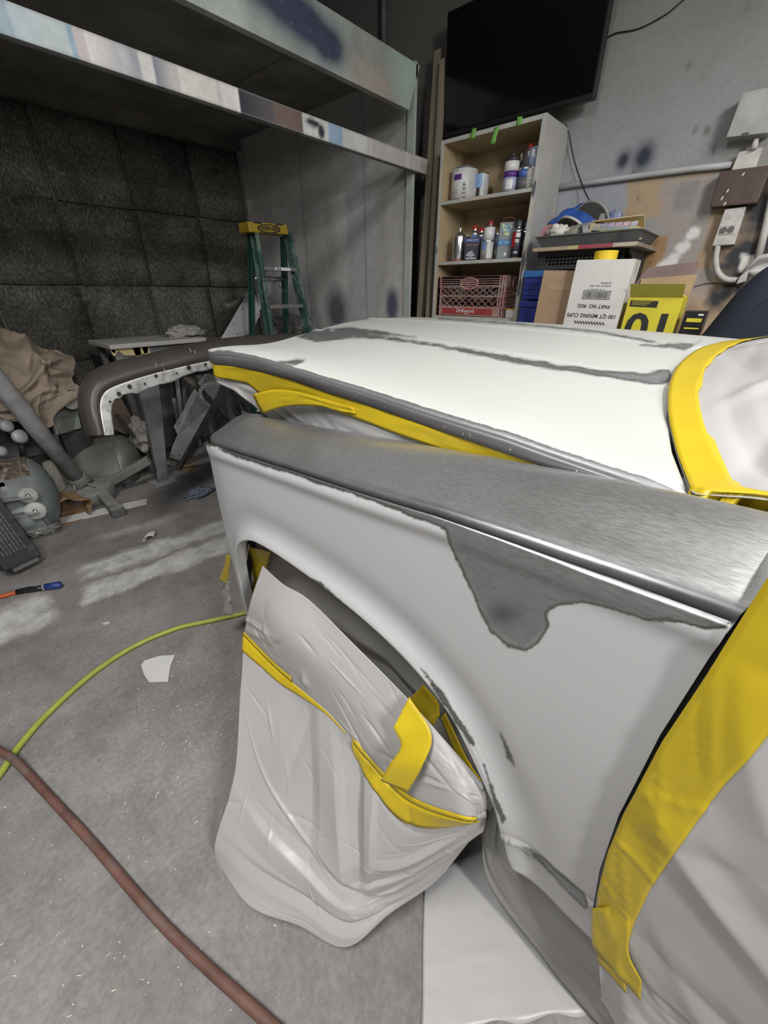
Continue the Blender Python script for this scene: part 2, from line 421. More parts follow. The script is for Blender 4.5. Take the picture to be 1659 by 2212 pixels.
def hdr_col(x, y, z):
    c = mix3((.30, .33, .31), (.42, .46, .43), .5+nz((x, z, 0), 3))
    f = (z-2.385)/.23
    ga = lambda cx, rx, cf, rf: math.exp(-((x-cx)/rx)**2-((f-cf)/rf)**2)
    c = mix3(c, (.04, .055, .095), 1.35*ga(1.93, .17, .55, .33)+1.1*ga(2.08, .10, .40, .28)+1.0*ga(1.74, .16, .72, .30)+.7*ga(1.50, .22, .80, .35)+.25*nz((x, z, 2), 9))
    d3 = 1-math.hypot((x-2.42)/.25, (f-.2)/.6)+.3*nz((x, z, 8), 6); c = mix3(c, (.40, .36, .31), d3*1.2)
    d4 = 1-math.hypot((x-2.75)/.25, (f-.7)/.9); c = mix3(c, (.42, .55, .47), d4*1.2)
    c = mix3(c, (.50, .51, .50), 3*(nz((x, z*.3, 4), 38)-.42)*ga(1.93, .16, .55, .5))
    if x < 1.15: c = mix3(c, (.35, .40, .37), .6)
    return c
painted_box('header', -3.6, 2.86, YL-.02, YL+.02, 2.385, 2.615, hdr_col, loft, cut=.10)
segs = [(-9, (.26, .33, .38)), (20, (.36, .43, .47)), (90, (.40, .45, .47)), (150, (.22, .32, .40)), (162, (.46, .42, .42)), (190, (.60, .58, .56)), (285, (.30, .31, .34)),
        (300, (.56, .55, .54)), (330, (.16, .18, .23)), (372, (.45, .44, .43)), (385, (.56, .55, .52)), (470, (.46, .45, .45)), (482, (.60, .59, .57)), (515, (.02, .022, .032)),
        (590, (.14, .10, .09)), (650, (.55, .55, .54)), (706, (.28, .38, .52)), (737, (.52, .52, .50)), (790, (.46, .45, .43)), (835, (.50, .47, .45)), (1000, (.50, .47, .45))]
sx = [atY(u, 8+.355*u+35, 2.19).x for u, c in segs]
def beam_col(x, y, z):
    i = 0
    while i < len(sx)-2 and x > sx[i+1]: i += 1
    f = (z-2.075)/.085; c = segs[i][1]
    if i in (1, 5, 8, 11): c = mix3(c, segs[i+1][1], (x-sx[i])/(sx[i+1]-sx[i]))
    c = mix3(c, tuple(k*1.25 for k in c), nz((x*8, z, 0), 3)*1.2)
    if segs[i][0] == 515: c = mix3(c, (.10, .09, .10), (x-sx[i])/(sx[i+1]-sx[i]))
    bx = atY(680, 272, 2.19).x
    q_ = max(math.exp(-((x-bx+.02)/.05)**2-((f-.68)/.2)**2), math.exp(-((x-bx-.035)/.022)**2-((f-.4)/.35)**2)); c = mix3(c, (.03, .03, .04), 2.6*q_-.5+.3*nz((x, z, 1), 30))
    if f > .93 or f < .07: c = mix3(c, (.20, .20, .20), .5)
    if y > YL-.045: c = (.16, .155, .15)
    return c
painted_box('crossbeam', -3.6, 2.935, YL-.062, YL-.022, 2.075, 2.16, beam_col, loft, step=.009)
# side panel: weathered sheet of plywood
py, pz = np.meshgrid(np.arange(YL, YM-.03, .02), np.arange(0, 2.65, .02))
def panel_col(y, z):
    c = mix3((.46, .45, .44), (.62, .61, .60), .5+nz((0, y, z*.3), 2.2))
    c = mix3(c, (.30, .29, .28), .8*(.2-z*.1)+.6*max(0, nz((1, y*2, z*.25), 3)))
    c = mix3(c, (.46, .49, .55), max(0, 1-abs(y-2.78)/.18)*.8)
    d = 1-math.hypot((y-3.12)/.20, (z-1.18)/.26); c = mix3(c, (.13, .135, .155), d*1.6)
    d = 1-math.hypot((y-2.42)/.09, (z-1.24)/.17); c = mix3(c, (.10, .11, .16), d*1.8)
    if z > 2.05: c = mix3(c, (.36, .36, .34), .6)
    if abs(y-2.72) < .012 or abs(y-3.5) < .012: c = mix3(c, (.2, .2, .2), .5)
    return c
pc = np.array([panel_col(a, b) for a, b in zip(py.ravel(), pz.ravel())])
sp = obj('side_panel', MB().grid(np.stack([np.full_like(py, XP), py, pz], 2)), vcol_mat('weathered_panel', .8, .35, 35, .16, 14), loft, solid=.02)
paint(sp, pc)
m_post = mat('greenish_post', (.42, .47, .44), .7, var=.15, scale=5, col2=(.50, .49, .46))
obj('post', MB().span((XP-.028, YL-.02, 0), (XP-.008, YL+.045, 2.62)), m_post, loft, bevel=.002)
obj('post', MB().span((XP-.07, YM-.10, 0), (XP-.011, YM-.035, 2.52)), mat('grey_post', (.27, .265, .25), .8, var=.2), loft, bevel=.003)
obj('deck', MB().span((-3.6, YL+.022, 2.612), (XP-.012, YM-.03, 2.64)), mat('loft_deck', (.20, .19, .17), .85, var=.3, scale=3), loft)
for x in (2.2, 1.0, -.2, -1.4): obj('deck_batten', MB().span((x, YL+.024, 2.606), (x+.05, YM-.032, 2.612)), mat('loft_joist', (.20, .185, .16), .85, var=.3, scale=6), loft)
# ================================================================== THE TRUCK
truck = thing('pickup_truck', 'white primed pickup front end with bare metal patches, masked for painting', 'pickup truck', (1.4, 0.5, 0))
def primer_mat(name, white, bare, rough_bare, scratch=(6, 60, 60), metal=.75, soft=-6.5):
    M, nt, bs = new_mat(name)
    a = N(nt, 'Attribute', attribute_name='bare').outputs['Fac']       # signed distance to the sanded-through patches
    rag = noise_node(nt, 160, 8, .85); rag2 = noise_node(nt, 22, 4, .6)
    s_ = math_n(nt, 'ADD', a, math_n(nt, 'MULTIPLY', math_n(nt, 'SUBTRACT', rag.outputs[0], .5), .5))
    s_ = math_n(nt, 'ADD', s_, math_n(nt, 'MULTIPLY', math_n(nt, 'SUBTRACT', rag2.outputs[0], .5), .60))
    fac = math_n(nt, 'ADD', math_n(nt, 'MULTIPLY', s_, soft), .5, True)
    edge = math_n(nt, 'SUBTRACT', 1, math_n(nt, 'MULTIPLY', math_n(nt, 'ABSOLUTE', math_n(nt, 'ADD', s_, .12)), 5), True)
    sc = noise_node(nt, 18, 10, .8, stretch=scratch); sc2 = noise_node(nt, 300, 3, .6, stretch=(1, .25, 1.3)); big = noise_node(nt, 7, 5, .6)
    b = ramp(nt, sc.outputs[0], [(.3, tuple(k*.74 for k in bare)), (.7, tuple(min(1, k*1.22) for k in bare))])
    b = mixc(nt, .3, b, ramp(nt, sc2.outputs[0], [(.35, (.3,)*3), (.7, (.75,)*3)]), 'OVERLAY')
    dk = N(nt, 'Attribute', attribute_name='dark').outputs['Fac']       # etched, darker metal, plus the shade painted into the groove
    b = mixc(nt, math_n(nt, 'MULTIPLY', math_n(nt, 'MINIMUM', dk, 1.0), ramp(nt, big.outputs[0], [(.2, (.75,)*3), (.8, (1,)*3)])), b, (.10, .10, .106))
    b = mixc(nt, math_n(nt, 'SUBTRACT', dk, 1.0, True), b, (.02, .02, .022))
    b = mixc(nt, math_n(nt, 'MULTIPLY', edge, .75), b, (.10, .105, .09))
    wv = ramp(nt, noise_node(nt, 3, 4, .6).outputs[0], [(.3, tuple(k*.96 for k in white)), (.7, white)])
    nt.links.new(mixc(nt, fac, wv, b), bs.inputs['Base Color'])
    mt = math_n(nt, 'MULTIPLY', fac, math_n(nt, 'SUBTRACT', metal, math_n(nt, 'MULTIPLY', math_n(nt, 'MINIMUM', dk, 1.0), .35)))
    nt.links.new(mt, bs.inputs['Metallic'])
    rg = N(nt, 'Mix', data_type='FLOAT'); nt.links.new(fac, rg.inputs[0]); rg.inputs[2].default_value = .42
    nt.links.new(math_n(nt, 'ADD', rough_bare-.12, math_n(nt, 'MULTIPLY', sc.outputs[0], .28)), rg.inputs[3])
    nt.links.new(rg.outputs[0], bs.inputs['Roughness'])
    bm_ = math_n(nt, 'MULTIPLY', math_n(nt, 'SUBTRACT', sc.outputs[0], .5), math_n(nt, 'MULTIPLY', fac, .5))
    bump(nt, bs, math_n(nt, 'SUBTRACT', bm_, math_n(nt, 'MULTIPLY', fac, .25)), .15, .001)
    bs.inputs['Anisotropic'].default_value = .4
    return M
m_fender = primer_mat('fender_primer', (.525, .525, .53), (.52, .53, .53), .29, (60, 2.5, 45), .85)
m_hood = primer_mat('hood_primer', (.53, .545, .52), (.30, .30, .31), .45, (40, 4, 40), .5, -4.5)

# ---- fender ------------------------------------------------------------------------------------
archB = [(-.066, .318), (.030, .330), (.060, .348), (.078, .469), (.092, .535), (.135, .623), (.19, .702), (.275, .758), (.389, .792), (.524, .808), (.66, .812),
         (.75, .806), (.80, .793), (.856, .760), (.892, .715), (.915, .65), (.925, .58), (.935, .45), (.945, .30), (.955, .16)]
def densify(P, step):
    out = [P[0]]
    for a, b in zip(P, P[1:]):
        n = max(1, int(math.hypot(b[0]-a[0], b[1]-a[1])/step))
        out += [(a[0]+(b[0]-a[0])*k/n, a[1]+(b[1]-a[1])*k/n) for k in range(1, n+1)]
    return out
cb = catmull(np.array(archB), 130); bnd = densify([tuple(p) for p in cb], .008)
plan = catmull(np.array([(-.07, .412), (.3, .408), (.6, .407), (.85, .412), (.97, .425), (1.06, .452), (1.12, .50), (1.15, .56), (1.16, .64), (1.16, .72)]), 400)  # Y, X seen from above
# columns: the arch columns, then the wrap round the nose
cols = []
for (y, zb) in bnd: cols.append((y, float(np.interp(y, plan[:380, 0], plan[:380, 1])), zb))
i0 = int(np.searchsorted(plan[:300, 0], .957))
for k in range(i0, 400, 4): cols.append((plan[k, 0], plan[k, 1], .155+.0*k))
cols = np.array(cols); NCc = len(cols)
Yc, Xc, Zb = cols.T
zg = lerp1(Yc, [-.07, .23, .4, .63, .82, .93, 1.06, 1.16], [1.077, 1.067, 1.052, 1.035, 1.017, 1.004, .978, .955])
zt = lerp1(Yc, [-.07, .1, .23, .41, .68, .955, 1.06, 1.12, 1.16], [1.120, 1.109, 1.098, 1.083, 1.058, 1.034, 1.022, 1.010, .992])
ker = np.ones(9)/9
sm = lambda a: np.convolve(np.pad(a, 4, 'edge'), ker, 'valid')
zg = sm(sm(zg)); zt = sm(sm(zt))
lean_y = lambda z: np.interp(z, [.30, .38, .438, .577, .727, .9, 1.2], [-.075, -.052, -.038, -.016, -.002, .003, -.004])
arch_poly = np.array([p for p in bnd if .06 <= p[0] <= .95])
NR = 96; F3 = []; side_t = np.linspace(0, 1, NR)
wlean = np.clip(1-(Yc+.066)/.36, 0, 1)**1.3
rowsF = []
# top rows, from the inner drip edge over the crown to the groove
inn = [(1.0, -.10), (1.0, -.03), (.985, -.010), (.95, 0), (.88, .006), (.8, .010), (.7, .012), (.6, .011), (.5, .008), (.4, .003), (.3, -.001), (.22, -.003), (.15, -.004), (.10, -.006), (.07, -.008), (.055, -.020), (.04, -.028), (.022, -.026), (.006, -.006)]
Yi = np.minimum(Yc, 1.06); Xi = np.maximum(.602, Xc+.02)
Xi = np.where(Yc > 1.0, np.maximum(.602, Xc*.0+.62), Xi)
for (wq, dz) in inn:
    z = zg+(zt-zg)*np.clip(wq/.95, 0, 1)**np.interp(Yc, [0, .8, 1.05], [.62, .55, .40])+dz*np.clip((zt-zg)/.04, .4, 1)
    X = Xc+(Xi-Xc)*wq; Y = Yc+(Yi-Yc)*wq
    rowsF.append(np.stack([X, Y+lean_y(z)*wlean-.07*wq*np.clip(1-(Yc+.066)/.15, 0, 1), z], 1))
# side rows: bead under the groove, flat flank, swollen arch lip
for k, t in enumerate(side_t):
    tt = t**1.0
    z = zg-.002+(Zb-zg+.002)*tt
    d = np.sqrt(((Yc[:, None]-arch_poly[:, 0])**2+(z[:, None]-arch_poly[:, 1])**2).min(1))
    dg = zg-z
    off = .006*np.exp(-((dg-.022)/.016)**2)+.012*np.sin(np.clip(dg/.72, 0, 1)*math.pi)           # bead and gentle belly
    lip = .013*np.exp(-(d/.022)**2)-.004*np.exp(-((d-.055)/.030)**2)
    lip = np.where(Yc < .97, lip, 0)
    rk = np.clip((.475-z)/.02, 0, 1)*np.clip((.12-Yc)/.05, 0, 1)                                  # step and rib above the rocker
    off = off+lip-.010*rk+.013*np.exp(-((z-.452)/.010)**2)*np.clip((.10-Yc)/.03, 0, 1)
    nx = np.clip((Yc-.95)/.2, 0, 1)
    X = Xc-off*(1-nx); Y = Yc+off*nx
    rowsF.append(np.stack([X, Y+lean_y(z)*wlean, z], 1))
for (dx, up) in ((.006, .001), (.016, .004), (.032, .006)):                                         # return flange
    L_ = rowsF[len(inn)+NR-1].copy(); L_[:, 0] += dx; 
    L_[:, 2] += up*np.clip((Yc-.06)/.03, 0, 1)*np.clip((.9-Yc)/.05, 0, 1); rowsF.append(L_)
FG = np.stack(rowsF, 0)
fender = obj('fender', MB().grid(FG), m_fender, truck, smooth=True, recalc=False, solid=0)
u_, v_ = to_px(FG)
polysF = [
    [(430, 900), (430, 960), (470, 966), (500, 985), (620, 1022), (760, 1068), (880, 1112), (960, 1145), (975, 1190), (1000, 1240), (1030, 1310), (1060, 1365), (1100, 1400), (1135, 1410), (1165, 1390), (1190, 1352),
     (1180, 1325), (1205, 1308), (1260, 1303), (1330, 1318), (1400, 1345), (1430, 1350), (1440, 1338), (1500, 1352), (1530, 1362), (1528, 1392), (1555, 1372), (1590, 1340), (1720, 1240), (1720, 900)],
    [(1080, 1580), (1100, 1615), (1112, 1655), (1094, 1635)], [(1045, 1650), (1060, 1690), (1095, 1770), (1085, 1780), (1060, 1720)],
    [(660, 1240), (700, 1262), (760, 1320), (775, 1345), (740, 1330), (690, 1275)],
    [(1310, 1770), (1318, 1790), (1295, 1860), (1280, 1900), (1277, 1850)],
    [(1120, 1822), (1150, 1832), (1270, 1935), (1272, 1965), (1255, 1960), (1180, 1880)], [(900, 1430), (960, 1500), (1030, 1610), (1020, 1612), (950, 1510)]]
S = np.full(u_.shape, 1e9)
for p in polysF: S = np.minimum(S, sdf(u_, v_, p))
S = S/28
vis_in = np.zeros_like(S); S[:12] = -1.5
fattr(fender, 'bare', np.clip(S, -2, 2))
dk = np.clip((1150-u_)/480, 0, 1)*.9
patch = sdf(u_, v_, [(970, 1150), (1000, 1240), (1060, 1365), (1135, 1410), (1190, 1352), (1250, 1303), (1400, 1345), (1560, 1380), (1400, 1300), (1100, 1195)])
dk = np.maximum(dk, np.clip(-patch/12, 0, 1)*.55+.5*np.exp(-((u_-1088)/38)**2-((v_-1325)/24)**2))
for (r0, r1, a) in ((13, 15, .95), (15, 19, 2.0)): dk[r0:r1] = np.maximum(dk[r0:r1], a)  # groove shade painted in, near-black along its bottom
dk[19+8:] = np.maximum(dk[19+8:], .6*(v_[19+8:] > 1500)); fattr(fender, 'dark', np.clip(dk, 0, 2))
obj('inner_fender', MB().grid(np.stack([np.stack([np.full(40, .604), np.linspace(-.4, 1.12, 40), np.full(40, z)], 1) for z in (1.02, .85, .5, .2)], 0)), m_blackm, truck, solid=.004)

# ---- hood --------------------------------------------------------------------------------------
hx = np.concatenate([np.linspace(.60, .64, 8), np.linspace(.65, 2.14, 110), np.linspace(2.15, 2.20, 8)])
rz = lerp1(hx, [.6, .66, .9, 1.15, 1.45, 1.7, 2.0, 2.2], [1.096, 1.102, 1.122, 1.142, 1.165, 1.182, 1.190, 1.175])
fz = lerp1(hx, [.6, .66, .88, 1.27, 1.5, 1.7, 2.0, 2.2], [1.144, 1.150, 1.166, 1.187, 1.205, 1.214, 1.214, 1.195])
Yr = lerp1(hx, [.6, .75, .93, 1.15, 1.4, 1.6, 1.8, 2.2], [.000, .045, .085, .115, .13, .135, .11, .0])
Yf = lerp1(hx, [.6, .608, .62, .66, .88, 1.1, 1.27, 1.5, 1.75, 2.0, 2.14, 2.18, 2.2], [1.22, 1.262, 1.29, 1.318, 1.42, 1.53, 1.60, 1.66, 1.68, 1.62, 1.52, 1.44, 1.36])
ker2 = np.ones(7)/7
for A_ in (rz, fz): A_[8:-8] = np.convolve(np.pad(A_, 3, 'edge'), ker2, 'valid')[8:-8]
TT = np.linspace(0, 1, 110); rowsH = []
for t in TT:
    Y = Yr+(Yf-Yr)*t; z = rz+(fz-rz)*t+.018*math.sin(t*math.pi)*(1-.4*np.clip((hx-.6)/1.6, 0, 1))
    c1 = 1.17+.10*t; c2 = 1.70+.02*t
    z = z+.006*np.exp(-((hx-c1)/.018)**2)-.005*np.exp(-((hx-c1-.035)/.018)**2)+.006*np.exp(-((hx-c2)/.02)**2)
    z = z-.030*np.clip((t-.95)/.05, 0, 1)**2*(1)
    rowsH.append(np.stack([hx, Y, z], 1))
HG = np.stack(rowsH, 0)
eY = [0, .002, .05, .179, .256, .389, .578, .693, .828, .963, 1.06, 1.157, 1.22, 1.29]
eU = [1.104, 1.106, 1.115, 1.128, 1.137, 1.146, 1.163, 1.171, 1.181, 1.190, 1.191, 1.187, 1.180, 1.166]
eL = [1.098, 1.099, 1.098, 1.097, 1.103, 1.115, 1.131, 1.137, 1.149, 1.154, 1.154, 1.151, 1.147, 1.143]
for i in range(HG.shape[0]):
    dz_ = np.interp(HG[i, 0, 1], eY, eU)-HG[i, 0, 2]; HG[i, :, 2] += dz_*np.exp(-((hx-.6)/.22)**2)
    HG[i, :, 2] -= .010*np.clip(1-(hx-.6)/.018, 0, 1)**2
# skirt folded down along the near edge and round the nose
sk = []
for (dx, f_) in ((0, 0), (-.003, .12), (-.004, .3), (-.004, .9), (.001, 1.0), (.012, 1.02)):
    e = HG[:, 0].copy(); e[:, 0] += dx; e[:, 2] += (np.interp(e[:, 1], eY, eL)-e[:, 2])*f_
    g_ = HG[-1, 1:60].copy(); g_[:, 1] -= dx; g_[:, 2] -= .034*f_; sk.append(np.concatenate([e, g_], 0))
SG = np.stack(sk, 0)
hood = obj('hood', MB().grid(HG), m_hood, truck, smooth=True, recalc=False)
q = hood.modifiers.new('solid', 'SOLIDIFY'); q.thickness = .006; q.offset = -1
u2, v2 = to_px(HG)
polysH = [[(640, 728), (668, 716), (700, 712), (760, 714), (900, 736), (1000, 752), (1150, 778), (1300, 800), (1390, 806), (1425, 800), (1452, 798), (1448, 826), (1405, 832), (1330, 818), (1200, 800), (1060, 774), (940, 748), (820, 732), (760, 730), (720, 736), (680, 738)],
          [(690, 712), (760, 706), (800, 712), (900, 728), (760, 720)], [(1380, 745), (1440, 742), (1478, 742), (1515, 738), (1480, 756), (1440, 752)],
          [(1190, 704), (1300, 716), (1420, 738), (1422, 742), (1300, 721), (1190, 708)], [(945, 686), (1100, 697), (1190, 705), (1190, 708), (1100, 700), (945, 689)],
          [(410, 790), (440, 766), (470, 756), (500, 757), (505, 772), (450, 800)],
          [(600, 782), (640, 776), (665, 776), (640, 790)]]
S = np.full(u2.shape, 1e9)
for p in polysH: S = np.minimum(S, sdf(u2, v2, p))
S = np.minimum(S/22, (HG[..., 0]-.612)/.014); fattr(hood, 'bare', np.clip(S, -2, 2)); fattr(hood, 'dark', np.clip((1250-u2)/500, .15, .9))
skirt = obj('hood_skirt', MB().grid(SG), mat('skirt_metal', (.15, .148, .152), .42, .35, var=.3, scale=30, stretch=(1, .1, 1)), truck, smooth=True, solid=.003)
skirt['label'] = 'bare dark metal edge folded down along the hood side'
m_weld = mat('weld_spot', (.42, .42, .42), .35, .8, var=.2)
for (u, v, r) in ((1014, 940, .006), (1000, 938, .003), (1102, 972, .003), (960, 922, .0035), (832, 880, .002), (768, 856, .002), (716, 840, .002), (668, 826, .002), (628, 812, .002), (1245, 1018, .003)):
    p = atX(u, v, .5955); p = Vector((.5952, p.y, p.z)); Mx = Matrix.Rotation(math.pi/2, 3, 'Y')
    obj('weld_spot', MB().lathe([(r*.3, -.0012), (r, 0), (r*.8, .0012), (r*.2, .0018)], p, 10, Mx), m_weld, skirt, smooth=True)

# cowl, screen pillar and door shell under the masking
obj('cowl', MB().span((.62, -.28, .98), (2.15, -.02, 1.085)), m_blackm, truck, bevel=.01)
obj('radiator_support', MB().span((.68, 1.02, .45), (2.1, 1.10, .95)), m_blackm, truck, bevel=.01)
obj('engine_bay', MB().span((.66, .05, .50), (2.1, 1.0, .80)), m_blackm, truck, bevel=.02)
obj('door', MB().span((.425, -1.05, .33), (.62, -.078, 1.13)), mat('door_primer', (.55, .55, .55), .5), truck, bevel=.02)
obj('far_fender', MB().grid(np.stack([np.stack([np.full(20, x), np.linspace(-.06, 1.12, 20), np.full(20, z)], 1) for x, z in ((2.21, 1.09), (2.30, 1.12), (2.36, 1.08), (2.37, .75), (2.36, .35))], 0)), mat('door_primer', (.55, .55, .55)), truck, smooth=True, solid=.004)
obj('rocker', MB().span((.46, -1.1, .26), (.60, -.02, .34)), m_blackm, truck, bevel=.01)
tyre = [(.20, -.11), (.29, -.115), (.325, -.10), (.34, -.06), (.34, .06), (.325, .10), (.29, .115), (.20, .11)]
for (x, y, a) in ((.735, .47, 0), (2.10, .47, 0)):
    Mx = Matrix.Rotation(a, 3, 'Z')@Matrix.Rotation(math.pi/2, 3, 'Y')
    wl = obj('wheel', MB().lathe(tyre+[tyre[0]], (x, y, .342), 40, Mx), m_blackm, truck, smooth=True)
    obj('rim', MB().lathe([(.02, -.02), (.15, -.03), (.19, -.06), (.20, .06), (.02, .05)], (x, y, .342), 32, Mx), m_steel, wl, smooth=True)

# ================================================================== MASKING FILM, PAPER AND TAPE
def sheet(name, G, mt, parent, disp=None, solid=.0006, lab=None):
    if disp is not None: G = G+normals(G)*disp[..., None]
    o = obj(name, MB().grid(G), mt, parent, smooth=True, recalc=False, solid=solid)
    if lab: o['label'] = lab
    return G, o
def subsurf_strip(G, u0, u1, v0, v1, n, mcount, off, jag=0, seed=0):   # strip lying on a grid; u along axis1, v along axis0, v limits may be functions
    h, w_ = G.shape[:2]; Nn = normals(G); r = random.Random(seed); out = np.zeros((mcount, n, 3))
    for j in range(n):
        u = u0+(u1-u0)*j/(n-1); a = v0(u) if callable(v0) else v0; b = v1(u) if callable(v1) else v1
        if jag: a += r.uniform(-jag, jag); b += r.uniform(-jag, jag)
        for i in range(mcount):
            v = a+(b-a)*i/(mcount-1); y = min(max(v, 0), 1)*(h-1); x = min(max(u, 0), 1)*(w_-1)
            y0, x0 = min(int(y), h-2), min(int(x), w_-2); fy, fx = y-y0, x-x0
            def bl(A): return A[y0, x0]*(1-fy)*(1-fx)+A[y0+1, x0]*fy*(1-fx)+A[y0, x0+1]*(1-fy)*fx+A[y0+1, x0+1]*fy*fx
            out[i, j] = bl(G)+bl(Nn)*off
    return out
px3 = lambda *a: tuple(atZ(*a))
# ---- wheel bag
bag = thing('wheel_masking_bag', 'crinkled white masking film bagged over the front wheel', 'masking film', (.3, .45, 0))
colsB = [[(527, 1372, .46), (520, 1480, .36), (508, 1660, .22), (470, 1800, .10), (463, 1850, .055)],
         [(600, 1445, .455), (590, 1560, .345), (575, 1700, .225), (545, 1850, .12), (535, 1955, .045)],
         [(712, 1540, .475), (700, 1640, .37), (680, 1760, .25), (655, 1905, .13), (645, 2000, .045)],
         [(795, 1640, .445), (780, 1740, .345), (765, 1840, .24), (750, 1950, .12), (747, 2046, .025)],
         [(880, 1725, .43), (868, 1810, .33), (855, 1880, .23), (842, 1940, .13), (842, 1974, .07)],
         [(1000, 1768, .50), (985, 1795, .40), (970, 1835, .30), (955, 1870, .20), (940, 1905, .10)],
         [(1052, 1762, .47), (1050, 1780, .41), (1040, 1795, .35), (1028, 1808, .28), (1008, 1825, .20)]]
ctl = [[px3(*colsB[c][r]) for c in range(7)] for r in range(5)]
h, w_ = 220, 270
BG = surf(ctl, h, w_)
D = creases(h, w_, 9, 3, .005, (.10, .24), (.010, .035), 1.0, (1.2, .5))+creases(h, w_, 60, 8, .0032, (.02, .10), (.005, .014), 1.0)+.007*np.array([[nz((i/h*2.4, j/w_*2.4, 4), 1.3) for j in range(w_)] for i in range(h)])
V, U = np.mgrid[0:1:h*1j, 0:1:w_*1j]
for (u0, v0, a, l, q, am) in ((.50, .35, 1.45, .28, .05, .022), (.56, .38, 1.5, .25, .035, -.014), (.42, .42, 1.35, .35, .07, -.012), (.30, .35, 1.45, .4, .06, .010), (.55, .72, .35, .25, .05, .014),
                              (.30, .70, .45, .22, .05, -.012), (.70, .55, 2.6, .2, .04, .012), (.75, .40, 2.5, .2, .035, -.010), (.80, .62, 2.7, .2, .04, .010), (.45, .86, .25, .3, .05, .010)):
    du, dv = U-u0, V-v0; t = du*math.cos(a)+dv*math.sin(a); d = -du*math.sin(a)+dv*math.cos(a)
    D += .75*am*np.exp(-(t/l)**2)*np.where(d > 0, np.maximum(0, 1-d/(q*1.5)), np.maximum(0, 1+d/(q*.55)))
D *= np.clip(np.minimum(V, 1-V)*14, .15, 1)
BG, _ = sheet('film_skirt', BG, m_paper, bag, -D)
# upper flap over the tyre
cU_ = [[(567, 1222, .70), (541, 1300, .60), (527, 1372, .46)], [(612, 1262, .70), (598, 1360, .60), (600, 1445, .455)], [(668, 1296, .70), (690, 1430, .60), (712, 1540, .475)],
       [(765, 1392, .675), (775, 1520, .57), (795, 1640, .445)], [(872, 1500, .635), (880, 1620, .54), (880, 1725, .43)], [(962, 1600, .595), (985, 1690, .56), (1000, 1768, .50)], [(1042, 1692, .56), (1052, 1730, .52), (1052, 1762, .47)]]
ctl = [[px3(*cU_[c][r]) for c in range(7)] for r in range(3)]
h, w_ = 90, 210
UG = surf(ctl, h, w_)
V, U = np.mgrid[0:1:h*1j, 0:1:w_*1j]
D = creases(h, w_, 34, 21, .006, (.05, .22), (.02, .07), 2.0)*np.clip(.25+V*1.2, 0, 1)+creases(h, w_, 60, 22, .010, (.04, .14), (.015, .05), 2.2)*np.clip((U-.70)*4, 0, 1)
D += creases(h, w_, 26, 23, .012, (.06, .2), (.02, .06), 2.2)*np.clip(V*2-.7, 0, 1)*np.clip(1.6-U*2.5, 0, 1)
D *= np.clip(np.minimum(V, 1-V)*9, .1, 1)
UG, _ = sheet('film_flap', UG, m_paper, bag, -D)
tape_w = lambda u: float(np.interp(u, [0, .1, .2, .33, .42, .45, .6, .8, .92], [.085, .06, .05, .012, .004, .07, .12, .16, .10]))
def strip(name, G, *a, **k):
    o = obj(name, MB().grid(subsurf_strip(G, *a, **k)), m_tape, bag, smooth=True, recalc=False, solid=.0006); return o
strip('tape_strip', BG, .0, .40, -.0, lambda u: tape_w(u), 60, 5, .004)
strip('tape_strip', BG, .43, .93, -.0, lambda u: tape_w(u), 70, 6, .004)
strip('tape_strip', UG, .0, .22, .93, 1.0, 30, 3, .004)
strip('tape_strip', UG, .44, .9, lambda u: .93, 1.0, 50, 3, .004)

# ---- grey paper lining the wheel arch, with tape patches
lin = thing('wheel_arch_paper', 'grey masking paper lining the wheel arch behind the bagged wheel', 'masking paper', (.55, .45, .2))
yy = np.linspace(-.01, .99, 70)
lg = np.stack([np.stack([np.full(70, .455+.11*t)+.004*np.sin(yy*23+t*9), .46+(yy-.46)*(1-.10*t), np.interp(yy, [-.01, .06, .14, .28, .5, .68, .8, .88, .95, .99], [.45, .50, .65, .775, .83, .833, .815, .76, .6, .5])-.004-.06*t-.35*t**2.5], 1) for t in np.linspace(0, 1, 26)], 0)
V, U = np.mgrid[0:1:26j, 0:1:70j]
lg, _ = sheet('paper_liner', lg, m_paper2, lin, creases(26, 70, 30, 5, .006, (.1, .3), (.05, .15)))
back = np.stack([np.stack([np.full(60, .59), np.linspace(.0, 1.0, 60), np.full(60, z)], 1) for z in np.linspace(.85, .10, 40)], 0)
back, _ = sheet('paper_back', back, m_paper2, lin, creases(40, 60, 24, 9, .008, (.1, .4), (.04, .12)))
def patch_tape(name, pts, parent, mt=m_tape, seed=1, amp=.0025, n=26, k=9):   # pts: two edges of (u, v, X)
    A = catmull(np.array([tuple(atX(*p)) for p in pts[0]]), n); B = catmull(np.array([tuple(atX(*p)) for p in pts[1]]), n)
    G = np.stack([A+(B-A)*t for t in np.linspace(0, 1, k)], 0)
    G = G+normals(G)*creases(k, n, 14, seed, amp, (.1, .3), (.06, .2))[..., None]
    return obj(name, MB().grid(G), mt, parent, smooth=True, recalc=False, solid=.0008)
patch_tape('tape_strip', [[(532, 1180, .437), (545, 1215, .45), (538, 1262, .46), (545, 1290, .47)], [(586, 1192, .437), (580, 1215, .45), (572, 1240, .46), (556, 1288, .47)]], lin, seed=4)
patch_tape('tape_strip', [[(882, 1512, .455), (905, 1560, .45), (925, 1585, .44)], [(915, 1478, .455), (945, 1515, .45), (950, 1545, .44)]], lin, seed=6)
patch_tape('tape_strip', [[(962, 1540, .412), (990, 1600, .411), (1015, 1650, .41), (1042, 1688, .41)], [(952, 1550, .43), (978, 1620, .43), (990, 1665, .42), (1010, 1690, .415)]], lin, seed=7)
